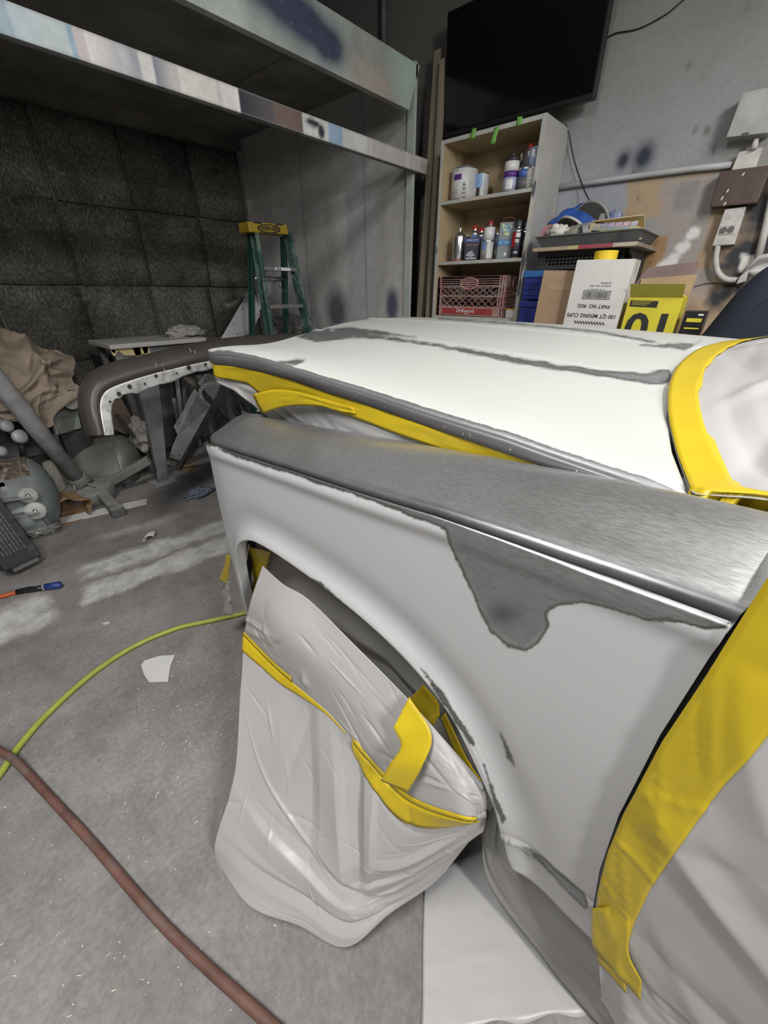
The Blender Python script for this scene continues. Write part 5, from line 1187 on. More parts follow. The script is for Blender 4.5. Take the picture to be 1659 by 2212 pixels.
# ---- perforated pale sheet metal panels leaning in the corner
m_pale = mat('pale_sheet_metal', (.44, .44, .44), .5, .15, var=.1, scale=12)
def leaning(name, lab, pts, Ytop, Ybot, holes, mt=m_pale, th=.006):
    vmin = min(p[1] for p in pts); vmax = max(p[1] for p in pts)
    f = lambda u, v: atY(u, v, Ytop+(Ybot-Ytop)*(v-vmin)/(vmax-vmin))
    o = tag(obj(name, MB().prism([f(*p) for p in pts], (.001, th, 0)), mt, bevel=.0015), lab, 'metal panel')
    for (u, v, r) in holes: 
        c = f(u, v)-Vector((0, .0012, 0)); obj('bolt_hole', MB().prism([c+Vector((r*math.cos(a), 0, r*1.1*math.sin(a))) for a in np.linspace(0, 2*math.pi, 9)[:-1]], (0, -.0008, 0)), m_ink, o)
    return o
leaning('sheet_metal_panel', 'pale perforated metal panel leaning left of the ladder', [(537, 628), (553, 638), (560, 668), (562, 680), (548, 710), (538, 722), (470, 750), (478, 730)], 3.55, 3.42, [(540, 638, .006), (549, 658, .005), (524, 667, .007), (558, 680, .006), (505, 701, .006), (539, 716, .008), (513, 722, .006), (507, 712, .003)])
leaning('sheet_metal_panel', 'pale metal strip seen between the ladder steps', [(571, 601), (594, 602), (597, 612), (593, 622), (577, 650), (560, 672), (556, 640)], 3.62, 3.5, [(593, 610, .006), (577, 645, .006), (587, 625, .003)])
obj('curled_tab', MB().grid(np.array([[tuple(atY(u, v+6*j, 3.56-.03*math.sin(i*.8))) for j in range(3)] for i, (u, v) in enumerate(((484, 655), (494, 656), (506, 650), (518, 645), (530, 641)))])), m_grime, bpy.data.objects['sheet_metal_panel'], smooth=True, solid=.003)
# ---- low dark table with rags behind the ladder
tb2 = thing('dark_table', 'low dark work table behind the ladder', 'table', (2.2, 3.7, 0))
obj('table_top', MB().span((1.68, 3.36, .93), (2.74, 3.87, .965)), m_grime, tb2, bevel=.004)
for x in (1.70, 2.66):
    for y in (3.40, 3.80): obj('leg', MB().span((x, y, 0), (x+.05, y+.05, .93)), m_grime, tb2)
m_rag = mat('dark_rag', (.13, .125, .12), .9, var=.3, scale=10)
for k, (u, v, Y, r, sq, lab) in enumerate(((628, 706, 3.50, .16, (1.15, .9, .55), 'biggest dark grey rag heaped behind the ladder'), (594, 714, 3.47, .09, (1.3, .9, .5), 'small grey rag bundle at the foot of the ladder rail'), (672, 700, 3.62, .13, (1, .8, .7), 'dark coiled cloth heap right of the ladder'))):
    c = atY(u, v, Y); c.z = max(c.z-.05, .965+r*sq[2]*.95); tag(lump('rag', c, r, m_rag, 30+k, sq, .45, (24, 40), None, 2.4), lab, 'rag')
cl = thing('coiled_hose', 'black coiled hose hanging on the panel behind the ladder', 'hose', (2.7, 3.55, 1.0))
for k in range(4): obj('coil', MB().tube(catmull(np.array([tuple(atY(u+6*k, v+4*k, 3.52+.02*k)) for u, v in ((668, 690), (676, 688), (684, 698), (690, 715), (694, 735))]), 14), .009, 7), m_blackm, cl, smooth=True)
tag(obj('chair_caster', MB().lathe([(.001, -.02), (.028, -.02), (.032, 0), (.028, .02), (.001, .02)], atY(622, 714, 3.40), 16, Matrix.Rotation(1.2, 3, 'X')), mat('grey_rubber', (.22, .21, .21), .6), smooth=True), 'small grey roller lying in front of the dark rags', 'roller')

# ---- work table with tape drips
wt = thing('work_table', 'dusty narrow work table with torn masking tape hanging off its edge', 'table', (1.3, 3.5, 0))
m_top = mat('dusty_top', (.40, .39, .37), .75, var=.12, scale=6)
a = atY(236, 747, 3.36); b = atY(452, 737, 3.36)
obj('table_top', MB().span((a.x, 3.36, .988), (b.x-.02, 3.85, 1.02)), m_top, wt, bevel=.006)
obj('apron', MB().span((a.x+.03, 3.40, .80), (b.x-.05, 3.415, .988)), mat('scuffed_apron', (.10, .10, .105), .6, var=.4, scale=12, col2=(.24, .235, .23)), wt)
tapew = [(250, .05, .03), (290, .22, .06), (298, .05, .10), (318, .05, .085), (246, .03, .05)]
for (u, w_, h_) in tapew:
    x = atY(u, 765, 3.39).x; r = random.Random(u)
    obj('tape_drip', MB().prism([(x-w_/2, 3.388, .992), (x+w_/2, 3.388, .992), (x+w_*.42, 3.388, .992-h_*.8), (x+w_*.1, 3.388, .992-h_), (x-w_*.3, 3.388, .992-h_*.85)], (0, .003, 0)), m_tape2, wt)
for x in (a.x+.04, b.x-.12):
    for y in (3.46, 3.78): obj('leg', MB().span((x, y, 0), (x+.04, y+.04, .99)), m_grime, wt)
tag(lump('rag', Vector((atY(407, 727, 3.55).x, 3.58, 1.048)), .11, mat('pale_rag', (.33, .32, .30), .9, var=.2), 41, (1.3, .9, .45), .5, (24, 40), None, 2.6), 'pale crumpled rag lying on the narrow work table', 'rag')
tp_ = thing('tapered_post', 'flat tapered grey steel post standing behind the dark bumper', 'post', (1.1, 3.25, 0))
pp = [atY(u, v, 3.22) for u, v in ((288, 800), (340, 800), (352, 900), (364, 1040), (342, 1040), (320, 920))]
zb = min(p.z for p in pp); pp = [Vector((p.x, 3.22+.0*p.z, max(.0, p.z) if p.z > .1 else .01)) for p in pp]
obj('plate', MB().prism(pp, (0, .05, 0)), mat('grey_steel_plate', (.20, .20, .205), .5, .3, var=.25, scale=8, dust=.5), tp_, bevel=.004)
obj('foot', MB().span((pp[4].x-.05, 3.17, 0), (pp[3].x+.05, 3.33, .012)), m_steel, tp_)

# ---- dark bumper cover with its bare metal flange
bmp = thing('bumper_cover', 'dark bronze front bumper shell with bare perforated flange set on a stand', 'car bumper', (.9, 2.25, .8))
outer = [(188, 942), (177, 905), (171, 868), (178, 832), (204, 803), (252, 783), (320, 768), (400, 748), (480, 734), (560, 726), (660, 722), (790, 724), (920, 735)]
inner = [(226, 941), (219, 905), (216, 876), (222, 853), (240, 838), (282, 822), (332, 807), (398, 791), (440, 782), (500, 772), (590, 763), (700, 760), (820, 765)]
flg = [(246, 940), (242, 905), (240, 884), (249, 862), (270, 852), (300, 846), (342, 832), (398, 812), (442, 798), (505, 786), (595, 776), (702, 772), (820, 776)]
out_, in_, fl_ = [np.array(q, float) for q in (outer, inner, flg)]
def rowY(A, Y): return [tuple(atY(u, v, y)) for (u, v), y in zip(A, Y if hasattr(Y, '__len__') else [Y]*len(A))]
yo = np.array([2.22, 2.24, 2.27, 2.29, 2.30, 2.31, 2.32, 2.33, 2.34, 2.35, 2.36, 2.36, 2.36])
ctl = [[(p[0]+.05, p[1]+.10, p[2]-.03) for p in rowY(out_, yo+.0)], [(p[0]+.01, p[1]+.05, p[2]-.003) for p in rowY(out_, yo)], rowY(out_, yo), rowY(out_*.78+in_*.22, yo-.055), rowY(out_*.5+in_*.5, yo-.085), rowY(out_*.22+in_*.78, yo-.095), rowY(in_, yo-.09)]
m_bronze = mat('bronze_primer', (.060, .053, .046), .42, var=.15, scale=8, spec=.4)
obj('shell', MB().grid(surf(ctl, 50, 120)), m_bronze, bmp, smooth=True, solid=.006)
r = random.Random(3)
for k, (u, v) in enumerate(((231, 832), (236, 830), (243, 829), (247, 827), (214, 836), (350, 790), (353, 797), (410, 757), (300, 808), (420, 762), (258, 818), (336, 789))):
    w3 = np.interp(u, [p[0] for p in outer[4:]], yo[4:])-.098
    obj('scratch', MB().prism([atY(u+a_, v+b_, w3) for a_, b_ in ((-1.2, -5), (0, -5.5), (3.2, 3), (2.2, 5))], (0, .0012, 0)), mat('scratch_grey', (.32, .31, .29), .6), bmp)
m_flange = mat('bare_flange', (.60, .60, .59), .45, .2, var=.25, scale=18, col2=(.30, .30, .30))
fi = rowY(in_, yo-.092); ff = rowY(fl_, yo-.080)
FGb = surf([fi, [tuple((np.array(p)*.5+np.array(q)*.5)) for p, q in zip(fi, ff)], ff], 8, 150)
for j in range(150): FGb[-3:, j] += np.array((0, 0, -.008))*max(0, math.sin(j*.33))*np.array([[.3], [.7], [1]])
flo = obj('flange', MB().grid(FGb), m_flange, bmp, smooth=True, solid=.004); flo['label'] = 'bare whitish metal flange with bolt holes'
for (u, v, rr) in ((257, 851, .010), (280, 835, .010), (313, 829, .005), (337, 812, .008), (408, 794, .012), (382, 806, .005), (238, 868, .006), (239, 930, .005), (444, 787, .008)):
    y = np.interp(u, [p[0] for p in inner[4:]], yo[4:])-.092 if u > 239 else 2.15
    c = atY(u, v, y-.003); obj('bolt_hole', MB().prism([c+Vector((rr*math.cos(a), 0, rr*math.sin(a))) for a in np.linspace(0, 2*math.pi, 13)[:-1]], (0, .0012, 0)), m_ink, flo)

# ---- folding stand carrying it
stn = thing('folding_stand', 'dark folding work stand with crossed legs and a chain under the bumper', 'stand', (1.3, 2.9, 0))
b0 = atZ(385, 1015, .0); b1 = atY(492, 828, 2.50)
obj('leg', MB().bar(b0, b1, .035, .03), m_grime, stn)
c0 = atY(394, 803, 2.50); c1 = atY(505, 918, 3.1); c1 = ext(c0, c1)
lg_ = obj('leg', MB().bar(c0, c1, .03, .028), m_grime, stn)
obj('grip', MB().tube([c0+(c1-c0)*.0, c0+(c1-c0)*.06, c0+(c1-c0)*.11], [.018, .024, .02], 10), mat('pale_grip', (.48, .46, .40), .7), lg_, smooth=True)
obj('leg', MB().bar(Vector((b0.x+.95, b0.y-.05, 0)), Vector((b1.x+.9, 2.50, b1.z)), .035, .03), m_grime, stn); obj('leg', MB().bar(Vector((c1.x+.9, c1.y, 0)), Vector((c0.x+.95, 2.5, c0.z)), .03, .028), m_grime, stn)
obj('top_bar', MB().bar(Vector((.75, 2.44, .93)), Vector((2.3, 2.44, .93)), .03, .04), m_grime, stn)
lk = catmull(np.array([tuple(atY(u, v, 2.42)) for u, v in ((476, 826), (462, 829), (448, 830), (438, 836), (432, 846), (434, 856), (438, 862))]), 14)
ch_ = MB()
for i in range(13):
    a = Vector(lk[i]); b = Vector(lk[i+1]); d = (b-a).normalized(); c = (a+b)/2; x = d.cross(Vector((0, 1, 0)) if i % 2 else Vector((.3, .5, .8))).normalized(); L_ = (b-a).length*.72
    ch_.tube([c+d*L_*math.cos(t)+x*.008*math.sin(t) for t in np.linspace(0, 2*math.pi, 13)], .0028, 5, False)
obj('chain', ch_, m_steel, stn, smooth=True)
# ---- perforated steel brace leaning on the stand
br_ = leaning('steel_brace', 'bare perforated steel brace leaning diagonally on the stand legs', [(446, 806), (482, 818), (462, 872), (446, 908), (428, 942), (405, 985), (392, 996), (366, 988), (372, 968), (384, 940), (376, 922), (396, 890), (408, 862), (424, 836)], 2.80, 3.42, [(426, 842, .006), (450, 836, .006), (440, 840, .004), (386, 912, .007), (436, 902, .007), (412, 942, .007), (388, 982, .008), (362+10, 984, .006)], mat('bare_brace', (.52, .52, .515), .4, .1, var=.25, scale=8), .012)
obj('brace_lip', MB().tube(catmull(np.array([tuple(atY(u, v, y)) for u, v, y in ((462, 872, 2.99), (446, 908, 3.10), (428, 942, 3.21), (405, 985, 3.36), (390, 994, 3.38))]), 24), .010, 6), mat('bright_lip', (.5, .5, .5), .3, .6), br_, smooth=True)
dkp = thing('leaning_rails', 'bundle of dark metal rails leaning in the shadow behind the stand', 'metal rails', (1.4, 3.3, 0))
for k, (u0, v0, u1, v1) in enumerate(((382, 815, 392, 900), (395, 812, 402, 890), (480, 850, 515, 915), (500, 845, 545, 920), (376, 860, 386, 920))):
    p = atY(u0, v0, 3.66+.02*k); q = ext(p, atY(u1, v1, 3.62+.02*k)); obj('rail', MB().bar(p, q, .03, .02), m_grime if k % 2 else m_steel, dkp)
dkb = thing('dark_locker', 'dark steel locker in the shadow under the work tables', 'locker', (1.9, 3.7, 0))
obj('body', MB().span((1.02, 3.9, 0), (2.6, 4.33, .88)), m_blackm, dkb, bevel=.01)
for x in (1.3, 1.75, 2.2): obj('door', MB().span((x-.2, 3.886, .05), (x+.2, 3.9, .84)), m_grime, dkb, bevel=.004)

# ---- canvas tarp
tarp = thing('canvas_tarp', 'crumpled beige canvas tarp thrown over the junk at the left edge', 'tarp', (.4, 3.4, .5))
T5 = [[(-140, 690, 3.65), (-40, 700, 3.68), (40, 733, 3.70), (100, 748, 3.70), (158, 766, 3.70)], [(-130, 730, 3.5), (-40, 745, 3.50), (40, 765, 3.48), (105, 765, 3.50), (161, 790, 3.55)],
      [(-120, 790, 3.40), (-40, 790, 3.38), (40, 805, 3.33), (95, 800, 3.35), (160, 806, 3.47)], [(-120, 850, 3.36), (-40, 845, 3.33), (40, 850, 3.27), (100, 845, 3.29), (165, 828, 3.42)],
      [(-110, 890, 3.36), (-40, 880, 3.33), (45, 885, 3.26), (98, 880, 3.28), (188, 845, 3.38)], [(-110, 930, 3.38), (-40, 920, 3.36), (48, 908, 3.28), (104, 925, 3.30), (135, 872, 3.36)]]
TGd = surf([[tuple(atY(*p)) for p in row] for row in T5], 130, 150)
D = creases(130, 150, 34, 91, .055, (.12, .4), (.04, .13), 1.2)+creases(130, 150, 40, 92, .022, (.06, .2), (.015, .05), 1.2)
D += .03*np.array([[nz((i/130*3, j/150*3, 0), 1.6) for j in range(150)] for i in range(130)])
m_canvas = mat('beige_canvas', (.30, .245, .19), .9, var=.12, scale=5, bmp=.15, bscale=200)
obj('cloth', MB().grid(TGd+normals(TGd)*D[..., None]), m_canvas, tarp, smooth=True, recalc=False, solid=.003)
jb = thing('scrap_crate', 'dark wooden crate buried under the canvas tarp', 'crate', (.3, 3.75, 0))
obj('body', MB().span((-.6, 3.70, 0), (.42, 4.3, .62)), m_blackm, jb, bevel=.01)
obj('plank', MB().span((-.6, 3.68, .3), (.42, 3.70, .42)), m_grime, jb)
# ---- black spray gun cup and grey bracket below the tarp
sg = thing('round_black_fitting', 'small round black fitting with grey ring beside the tarp', 'fitting', (.62, 3.40, .75))
c = atY(155, 864, 3.36); Mx = Matrix.Rotation(math.radians(100), 3, 'X')@Matrix.Rotation(.35, 3, 'Y')
obj('body', MB().lathe([(.045, -.04), (.062, -.02), (.066, .0), (.060, .012), (.05, .004), (.001, .0)], c, 24, Mx), m_black, sg, smooth=True)
obj('ring', MB().lathe([(.048, .006), (.060, .014), (.064, .008), (.05, .002)], c, 24, Mx), m_steel, sg, smooth=True)
gb = thing('grey_bracket', 'folded grey sheet metal bracket under the tarp edge', 'bracket', (.6, 3.4, .5))
m_gr = mat('olive_grey_steel', (.16, .165, .155), .55, .2, var=.2, dust=.7)
q = [atY(u, v, y) for u, v, y in ((112, 895, 3.38), (142, 872, 3.44), (160, 928, 3.40), (124, 938, 3.33))]
obj('top_plate', MB().prism(q, (0, 0, -.006)), m_gr, gb); obj('side_plate', MB().prism([q[0], q[3], q[3]+Vector((-.02, 0, -.10)), q[0]+Vector((-.02, 0, -.06))], (-.005, 0, 0)), m_gr, gb)
q = [atY(u, v, y) for u, v, y in ((142, 872, 3.44), (166, 880, 3.46), (176, 925, 3.40), (160, 928, 3.40))]; obj('back_plate', MB().prism(q, (0, .01, -.006)), mat('green_grey_steel', (.10, .13, .11), .6, dust=.5), gb)
obj('support', MB().span((q[0].x-.10, 3.42, 0), (q[0].x+.06, 3.52, q[3].z-.02)), m_blackm, gb)

# ---- tanks
def tank(name, lab, c, r, L_, ax, mt):
    t = thing(name, lab, 'tank', (c[0], c[1], 0)); Mx = Vector((0, 0, 1)).rotation_difference(Vector(ax).normalized()).to_matrix()
    prof = [(.001, -L_/2)]+[(r*math.sin(a), -L_/2+r*.5*(1-math.cos(a))) for a in np.linspace(.25, math.pi/2, 7)]+[(r, L_/2-r*.5)]+[(r*math.sin(a), L_/2-r*.5*(1-math.cos(a))) for a in np.linspace(math.pi/2, .25, 7)]+[(.001, L_/2)]
    obj('shell', MB().lathe(prof, c, 40, Mx), mt, t, smooth=True)
    obj('weld_seam', MB().lathe([(r, L_/2-r*.52), (r+.003, L_/2-r*.5), (r, L_/2-r*.48)], c, 40, Mx), mt, t, smooth=True); return t, Mx
cg = atY(232, 982, 3.45)
t, Mx = tank('compressor_tank', 'olive green compressor tank lying below the bumper end', (cg.x-.06, 3.50, .19), .185, .56, (.82, -.50, .06), mat('olive_tank', (.085, .095, .08), .5, .1, var=.3, scale=6, dust=.75))
for s_ in (-.15, .12): obj('saddle', MB().box((cg.x-.06+.82*s_, 3.50-.5*s_, .02), (.05, .22, .05)), m_grime, t)
t, Mx = tank('air_tank', 'pale blue-grey air tank with rust patch at the left edge', (-.10, 3.14, .245), .225, .80, (1, -.16, 0), mat('blue_grey_tank', (.17, .205, .205), .5, .1, var=.2, scale=5, col2=(.20, .20, .185), dust=.5))
obj('rust_patch', MB().lathe([(.2262, .14), (.2265, .20), (.2265, .27), (.2262, .32)], (-.10, 3.14, .245), 8, Mx, 2.9, 3.75), mat('rust', (.09, .065, .045), .9, var=.6, scale=40, col2=(.25, .24, .21)), t, smooth=True)
obj('bracket', MB().box((.0, 2.93, .40), (.14, .02, .03)), m_steel, t); obj('bracket', MB().box((.06, 2.93, .38), (.03, .02, .06)), m_steel, t)
vl = thing('valve_fitting', 'round metal valve fittings above the blue-grey tank', 'valve', (.25, 3.3, .5))
for (u, v, rr) in ((43, 943, .042), (14, 920, .035), (2, 975, .03)):
    c = atY(u, v, 3.22); obj('knob', MB().lathe([(.001, -.03), (rr*.7, -.03), (rr, -.01), (rr, .012), (rr*.6, .02), (.001, .022)], c, 18, Matrix.Rotation(1.3, 3, 'X')@Matrix.Rotation(.5, 3, 'Y')), m_steel, vl, smooth=True)
obj('stem', MB().tube([atY(0, 905, 3.22), atY(18, 930, 3.24), atY(43, 943, 3.24), atY(50, 985, 3.30)], .016, 8), m_grime, vl, smooth=True)

# ---- tipped pedestal stand
ps = thing('tipped_pedestal', 'grey pedestal stand tipped over, thick pole leaning to the left edge', 'pedestal stand', (.45, 3.3, 0))
m_cast = mat('dusty_cast_iron', (.15, .145, .14), .65, .2, var=.2, scale=10, dust=.95)
bc0 = atZ(188, 1050, .115); up = Vector((-.10, -.05, 1)).normalized(); Mx = Vector((0, 0, 1)).rotation_difference(up).to_matrix()
obj('base_plate', MB().lathe([(.02, -.105), (.145, -.105), (.163, -.08), (.163, -.015), (.155, 0), (.05, .010), (.001, .010)], bc0, 36, Mx), m_cast, ps, smooth=True, angle=40)
pb0 = atZ(172, 1040, .15); pt0 = atY(-30, 792, 2.98)
ax = (pt0-pb0).normalized()
obj('pole', MB().tube([pb0, pb0+ax*.5, pb0+ax*1.0, pt0+ax*.6], .050, 20), m_steel, ps, smooth=True)
obj('socket', MB().tube([bc0+(pb0-bc0)*.25, pb0+ax*.02, pb0+ax*.06], [.068, .060, .056], 16), m_cast, ps, smooth=True)
for k in range(5):
    a = 2*math.pi*k/5; s_ = Vector((math.cos(a), math.sin(a), 0)); obj('fin', MB().bar(bc0+s_*.10+Vector((0, 0, .01)), pb0+s_*.055, .012, .012), m_cast, ps)
for (p0, p1) in (((212, 1060, .08), (250, 1100, .045)), ((226, 1048, .09), (322, 993, .24))):
    a = atZ(*p0); b = atZ(*p1); l = obj('foot_leg', MB().bar(a, b, .07, .06), m_cast, ps, bevel=.008)
    if p1[0] < 300: obj('foot_pad', MB().bar(b-(b-a).normalized()*.02+Vector((0, 0, -.004)), b+(b-a).normalized()*.05+Vector((0, 0, -.004)), .085, .075), m_grime, l, bevel=.01)
# ---- assorted scraps between the tanks
fb = tag(obj('foam_block', MB().bar(atZ(142, 1072, .02), atY(106, 996, 3.45), .075, .05, (.5, .8, 0)), mat('speckled_foam', (.33, .31, .27), .95, var=.5, scale=90), bevel=.004), 'speckled pale foam block standing between the two tanks', 'foam block')
pb2 = thing('paper_bag', 'open crumpled brown paper bag on the floor by the pedestal base', 'paper bag', (.25, 3.12, 0))
gq = []
c0 = atZ(136, 1098, .066); dv = Vector((.12, -.99, -.04)).normalized(); sd = Vector((.99, .12, 0)); r = random.Random(8)
for i, t in enumerate(np.linspace(0, 1, 14)):
    row = []
    for j in range(41):
        a = 2*math.pi*(j % 40)/40; k = .55+.45*min(1, t*2.2); n_ = 1+.22*noise.noise(Vector((math.cos(a)*1.6, math.sin(a)*1.6, t*2.3)))+.10*noise.noise(Vector((math.cos(a)*5, math.sin(a)*5, t*4)))
        p = c0+dv*(-.13+.26*t)+sd*(.125*k*n_*math.cos(a))+Vector((0, 0, .09*k*n_*math.sin(a)+.012)); p.z = max(.004, p.z); row.append(tuple(p))
    gq.append(row)
gq[0] = [tuple(c0-dv*.13)]*41
obj('bag', MB().grid(np.array(gq)), mat('kraft_paper', (.235, .145, .075), .8, var=.18, scale=12), pb2, smooth=True, solid=.002)
# ---- dolly on its side, with casters, and a long black carton
dl = thing('furniture_dolly', 'grey wooden dolly frame tipped on its side with metal casters', 'dolly', (.05, 2.95, 0))
d0 = atZ(46, 1134, .03); d1 = atY(-44, 995, 2.95)
obj('rail', MB().bar(d0, d1, .055, .10, (.6, .5, .2)), mat('grey_timber', (.21, .21, .20), .75, var=.2, scale=8, dust=.4), dl, bevel=.003)
for (u, v, rr, Y) in ((61, 1070, .046, 2.86), (77, 1103, .050, 2.80)):
    c = atY(u, v, Y); Mx = Matrix.Rotation(math.radians(78), 3, 'X')@Matrix.Rotation(-.25, 3, 'Y')
    wq = obj('caster', MB().lathe([(.012, -.016), (rr*.8, -.016), (rr, -.008), (rr, .008), (rr*.8, .016), (.012, .016), (.012, -.016)], c, 26, Mx), mat('caster_grey', (.38, .38, .37), .5, var=.15), dl, smooth=True, angle=40)
    obj('axle', MB().lathe([(.001, .022), (.008, .021), (.009, -.021), (.001, -.022)], c, 12, Mx), m_alu, wq, smooth=True)
    obj('fork', MB().bar(c+Vector((.01, -.02, 0)), c+Vector((-.13, -.01, .015)), .006, .05, (0, 1, 0)), m_alu, wq)
kc = thing('long_black_carton', 'long scuffed black carton with grey print leaning at the left edge', 'box', (0, 2.7, 0))
e0 = atZ(44, 1216, .05); e1 = atY(-86, 1040, 2.80); dv = (e1-e0).normalized(); nrm = Vector((.25, -.75, .6)); nrm = (nrm-dv*nrm.dot(dv)).normalized(); sdv = dv.cross(nrm)
Mx = Matrix((sdv, nrm, dv)).transposed(); L_ = (e1-e0).length+.3; cc = e0+dv*(L_/2-.02)
cc.z += .02
obj('body', MB().box(cc, (.165, .075, L_), Mx), mat('black_carton', (.022, .025, .024), .55, var=.35, scale=9, col2=(.07, .075, .07)), kc, bevel=.004)
mb = MB(); r = random.Random(2)
for ln in range(7):
    t = -L_/2+.07
    while t < -L_/2+.42:
        w_ = r.uniform(.008, .03); mb.box(cc+Mx@Vector((-.052+.016*ln, .0378, t+w_/2)), (.0035, .0006, w_), Mx); t += w_+.006
obj('print_lines', mb, mat('faint_print', (.16, .165, .16), .7), kc)
obj('torn_end', MB().box(cc+Mx@Vector((.01, -.006, -L_/2-.012)), (.12, .05, .03), Mx), m_grime, kc)
tag(lump('plastic_wrap', atZ(92, 1140, .035), .075, mat('clear_wrap', (.34, .34, .33), .18, var=.5, scale=30), 52, (1.1, .8, .5), .6, (22, 36), None, 4.0), 'shiny crumpled clear plastic wrap under the casters', 'plastic wrap')
# ---- cardboard and rags under the bumper
tag(obj('cardboard_sheet', MB().prism([atY(u, v, 3.50) for u, v in ((232, 872), (262, 862), (287, 905), (275, 940), (240, 925))], (.01, .02, .0)), mat('dim_card', (.13, .095, .075), .8, var=.2)), 'bent piece of dark cardboard behind the bumper flange', 'cardboard')
tag(lump('rag', atY(305, 938, 3.40), .11, mat('pale_rag2', (.30, .285, .265), .9, var=.2), 60, (.75, .7, 1.1), .5, (24, 36), None, 2.8), 'pale dusty cloth bundle behind the olive tank', 'rag')
tag(lump('rag', atZ(374, 997, .03), .05, mat('pale_rag2', (.30, .285, .265), .9), 62, (1.1, 1, .7), .6, (20, 30), None, 3.5), 'little white rag at the foot of the steel brace', 'rag')
tag(obj('dark_lath', MB().bar(atY(250, 895, 3.30), atY(290, 945, 3.24), .03, .02), m_blackm), 'short black lath poking out behind the bumper flange', 'lath')

# ================================================================== ON THE FLOOR
def flat(name, lab, cat, px, mt, h_=.002, z=.001): 
    return tag(obj(name, MB().prism([atZ(u, v, z) for u, v in px], (0, 0, h_)), mt), lab, cat)
m_scrap = mat('white_scrap', (.62, .615, .60), .7, var=.05)
flat('white_strip', 'long white trim strip lying on the floor near the pedestal foot', 'trim strip', ((125, 1121), (318, 1078), (317, 1089), (130, 1133)), m_scrap, .006)
A = [atZ(u, v, .003) for u, v in ((305, 1437), (312, 1427), (345, 1417), (378, 1415), (368, 1440), (363, 1473), (322, 1474), (311, 1457))]
tag(obj('paper_scrap', MB().prism(A, (0, 0, .0012)), m_scrap), 'torn white paper scrap beside the green hose', 'paper')
flat('paper_scrap', 'long crumpled strip of dirty paper near the olive tank', 'paper', ((252, 1046), (285, 1030), (318, 1023), (322, 1030), (292, 1042), (262, 1048)), mat('dirty_paper', (.40, .385, .36), .8), .008)
flat('paper_scrap', 'small pale paper offcut right of the dirty strip', 'paper', ((318, 1026), (356, 1036), (350, 1041), (322, 1034)), mat('dirty_paper', (.40, .385, .36), .8), .003)
flat('cardboard_scrap', 'ochre piece of cardboard by the stand leg', 'cardboard', ((392, 1016), (402, 1002), (420, 998), (424, 1006), (412, 1018)), mat('ochre_card', (.30, .21, .11), .8), .004)
flat('paper_scrap', 'tiny white paper fleck above the green hose', 'paper', ((221, 1347), (234, 1343), (238, 1346), (226, 1350)), m_scrap, .002)
tag(lump('blue_rag', atZ(430, 1066, .012), .075, mat('blue_cloth', (.17, .19, .25), .9, var=.2, scale=12), 71, (1.3, .9, .42), .6, (22, 40), None, 3.2), 'crumpled blue cloth on the floor by the fender nose', 'rag')
tag(obj('thin_rod', MB().tube([atZ(430, 1051, .02), atZ(475, 1056, .01)], .004, 6), m_black, smooth=True), 'thin black rod behind the blue cloth', 'rod')
rl = thing('tape_curl', 'short curled strip of white tape on the floor', 'tape', atZ(322, 1160, 0))
gq = np.array([[tuple(atZ(322, 1160, .018)+Vector((.012*(j-1)+.03*math.cos(a)*1.0, .014*(j-1)*1.2, .017*math.sin(a)))) for j in range(4)] for a in np.linspace(-.3, 3.9, 18)])
obj('strip', MB().grid(gq), m_scrap, rl, smooth=True, solid=.001)
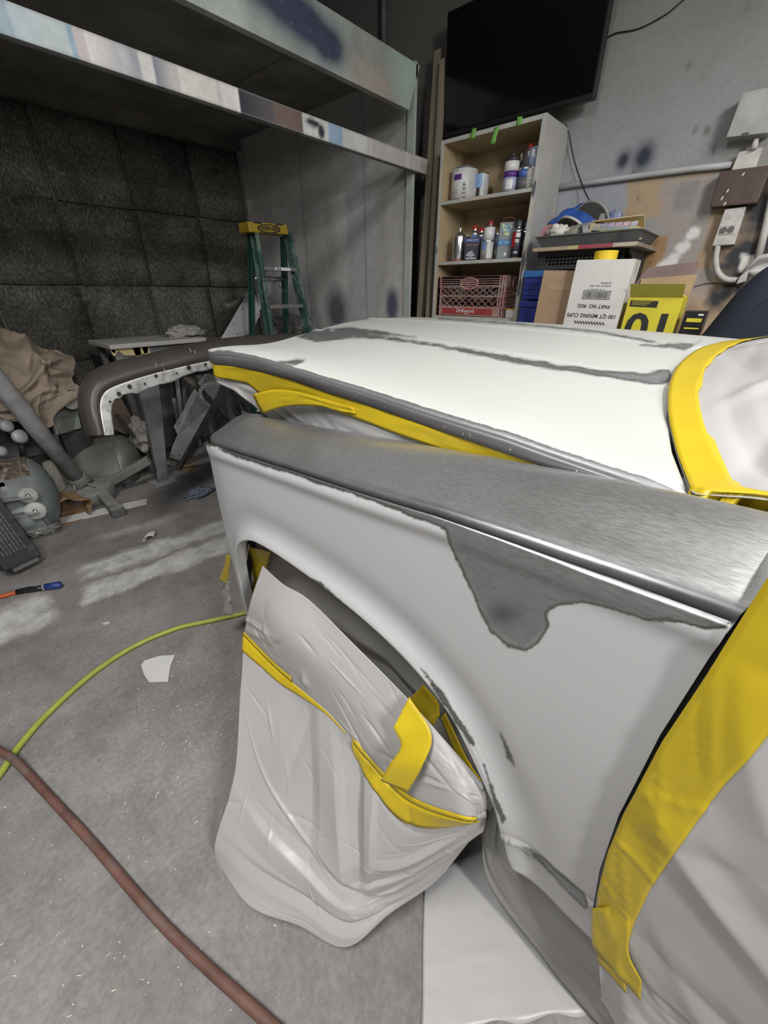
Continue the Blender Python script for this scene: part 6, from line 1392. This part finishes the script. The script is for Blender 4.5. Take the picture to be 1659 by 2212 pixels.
# ---- hoses
def hose(name, lab, px, rad, mt, z=None, n=90):
    P = np.array([tuple(atZ(u, v, rad if len(q_) == 0 else q_[0])) for (u, v, *q_) in px]); t = thing(name, lab, 'hose', P[0]); 
    obj('tube', MB().tube(catmull(P, n), rad, 12), mt, t, smooth=True); return t
hose('air_hose', 'lime green air hose curving across the floor', ((-700, 2300), (-420, 2160), (-200, 1930), (-70, 1757), (0, 1672), (45, 1607), (110, 1535), (200, 1455), (290, 1396), (380, 1358), (440, 1344), (487, 1334), (540, 1322), (600, 1310)), .0105, mat('lime_hose', (.31, .37, .055), .5, var=.15, scale=20))
hose('air_hose', 'worn red-brown rubber hose in the foreground', ((-900, 1500), (-600, 1480), (-300, 1500), (-110, 1565, .014), (-10, 1618, .030), (30, 1641, .031), (90, 1703, .015), (200, 1822, .012), (355, 2000, .012), (560, 2190, .012), (760, 2360, .012), (1000, 2500, .012)), .0115, mat('worn_red_hose', (.15, .075, .058), .65, var=.35, scale=10, col2=(.13, .115, .105)), n=120)
oh = hose('air_hose', 'short orange hose with black sleeve and blue coupler at the left edge', ((-700, 1440), (-400, 1370), (-180, 1325), (-60, 1302), (0, 1289), (38, 1279)), .011, mat('orange_hose', (.50, .11, .03), .5, var=.1))
obj('sleeve', MB().tube([atZ(u, v, .014) for u, v in ((36, 1279), (60, 1274), (80, 1272), (97, 1269))], [.014, .0155, .0145, .015], 14), m_black, oh, smooth=True)
obj('collar', MB().tube([atZ(u, v, .016) for u, v in ((92, 1270), (99, 1268))], .017, 14), m_steel, oh, smooth=True)
obj('coupler', MB().tube([atZ(u, v, .017) for u, v in ((98, 1268), (115, 1266), (131, 1263), (133, 1262))], [.017, .0185, .0185, .012], 14), mat('blue_coupler', (.02, .045, .20), .45, var=.15), oh, smooth=True)
# ---- fine paint chips and sawdust (uncountable)
r = random.Random(77); mb = MB()
for k in range(620):
    u, v = r.uniform(0, 620), r.uniform(1180, 2200); p = atZ(u, v, .0015)
    if r.random() < .55: u = r.gauss(420, 80); v = r.gauss(1480, 110); p = atZ(u, v, .0015)
    a = r.uniform(0, 6.28); l = r.choice((.0009, .0013, .002, .0042)); w_ = r.uniform(.0004, .0011)
    dx, dy = Vector((math.cos(a), math.sin(a), 0))*l, Vector((-math.sin(a), math.cos(a), 0))*w_
    mb.add([p-dx-dy, p+dx-dy, p+dx+dy+Vector((0, 0, .001)), p-dx+dy+Vector((0, 0, .001))], [(0, 1, 2, 3)])
tag(obj('floor_chips', mb, mat('chip_cream', (.66, .62, .48), .7, var=.15)), 'cream paint chips and flakes scattered over the concrete', 'debris', kind='stuff')
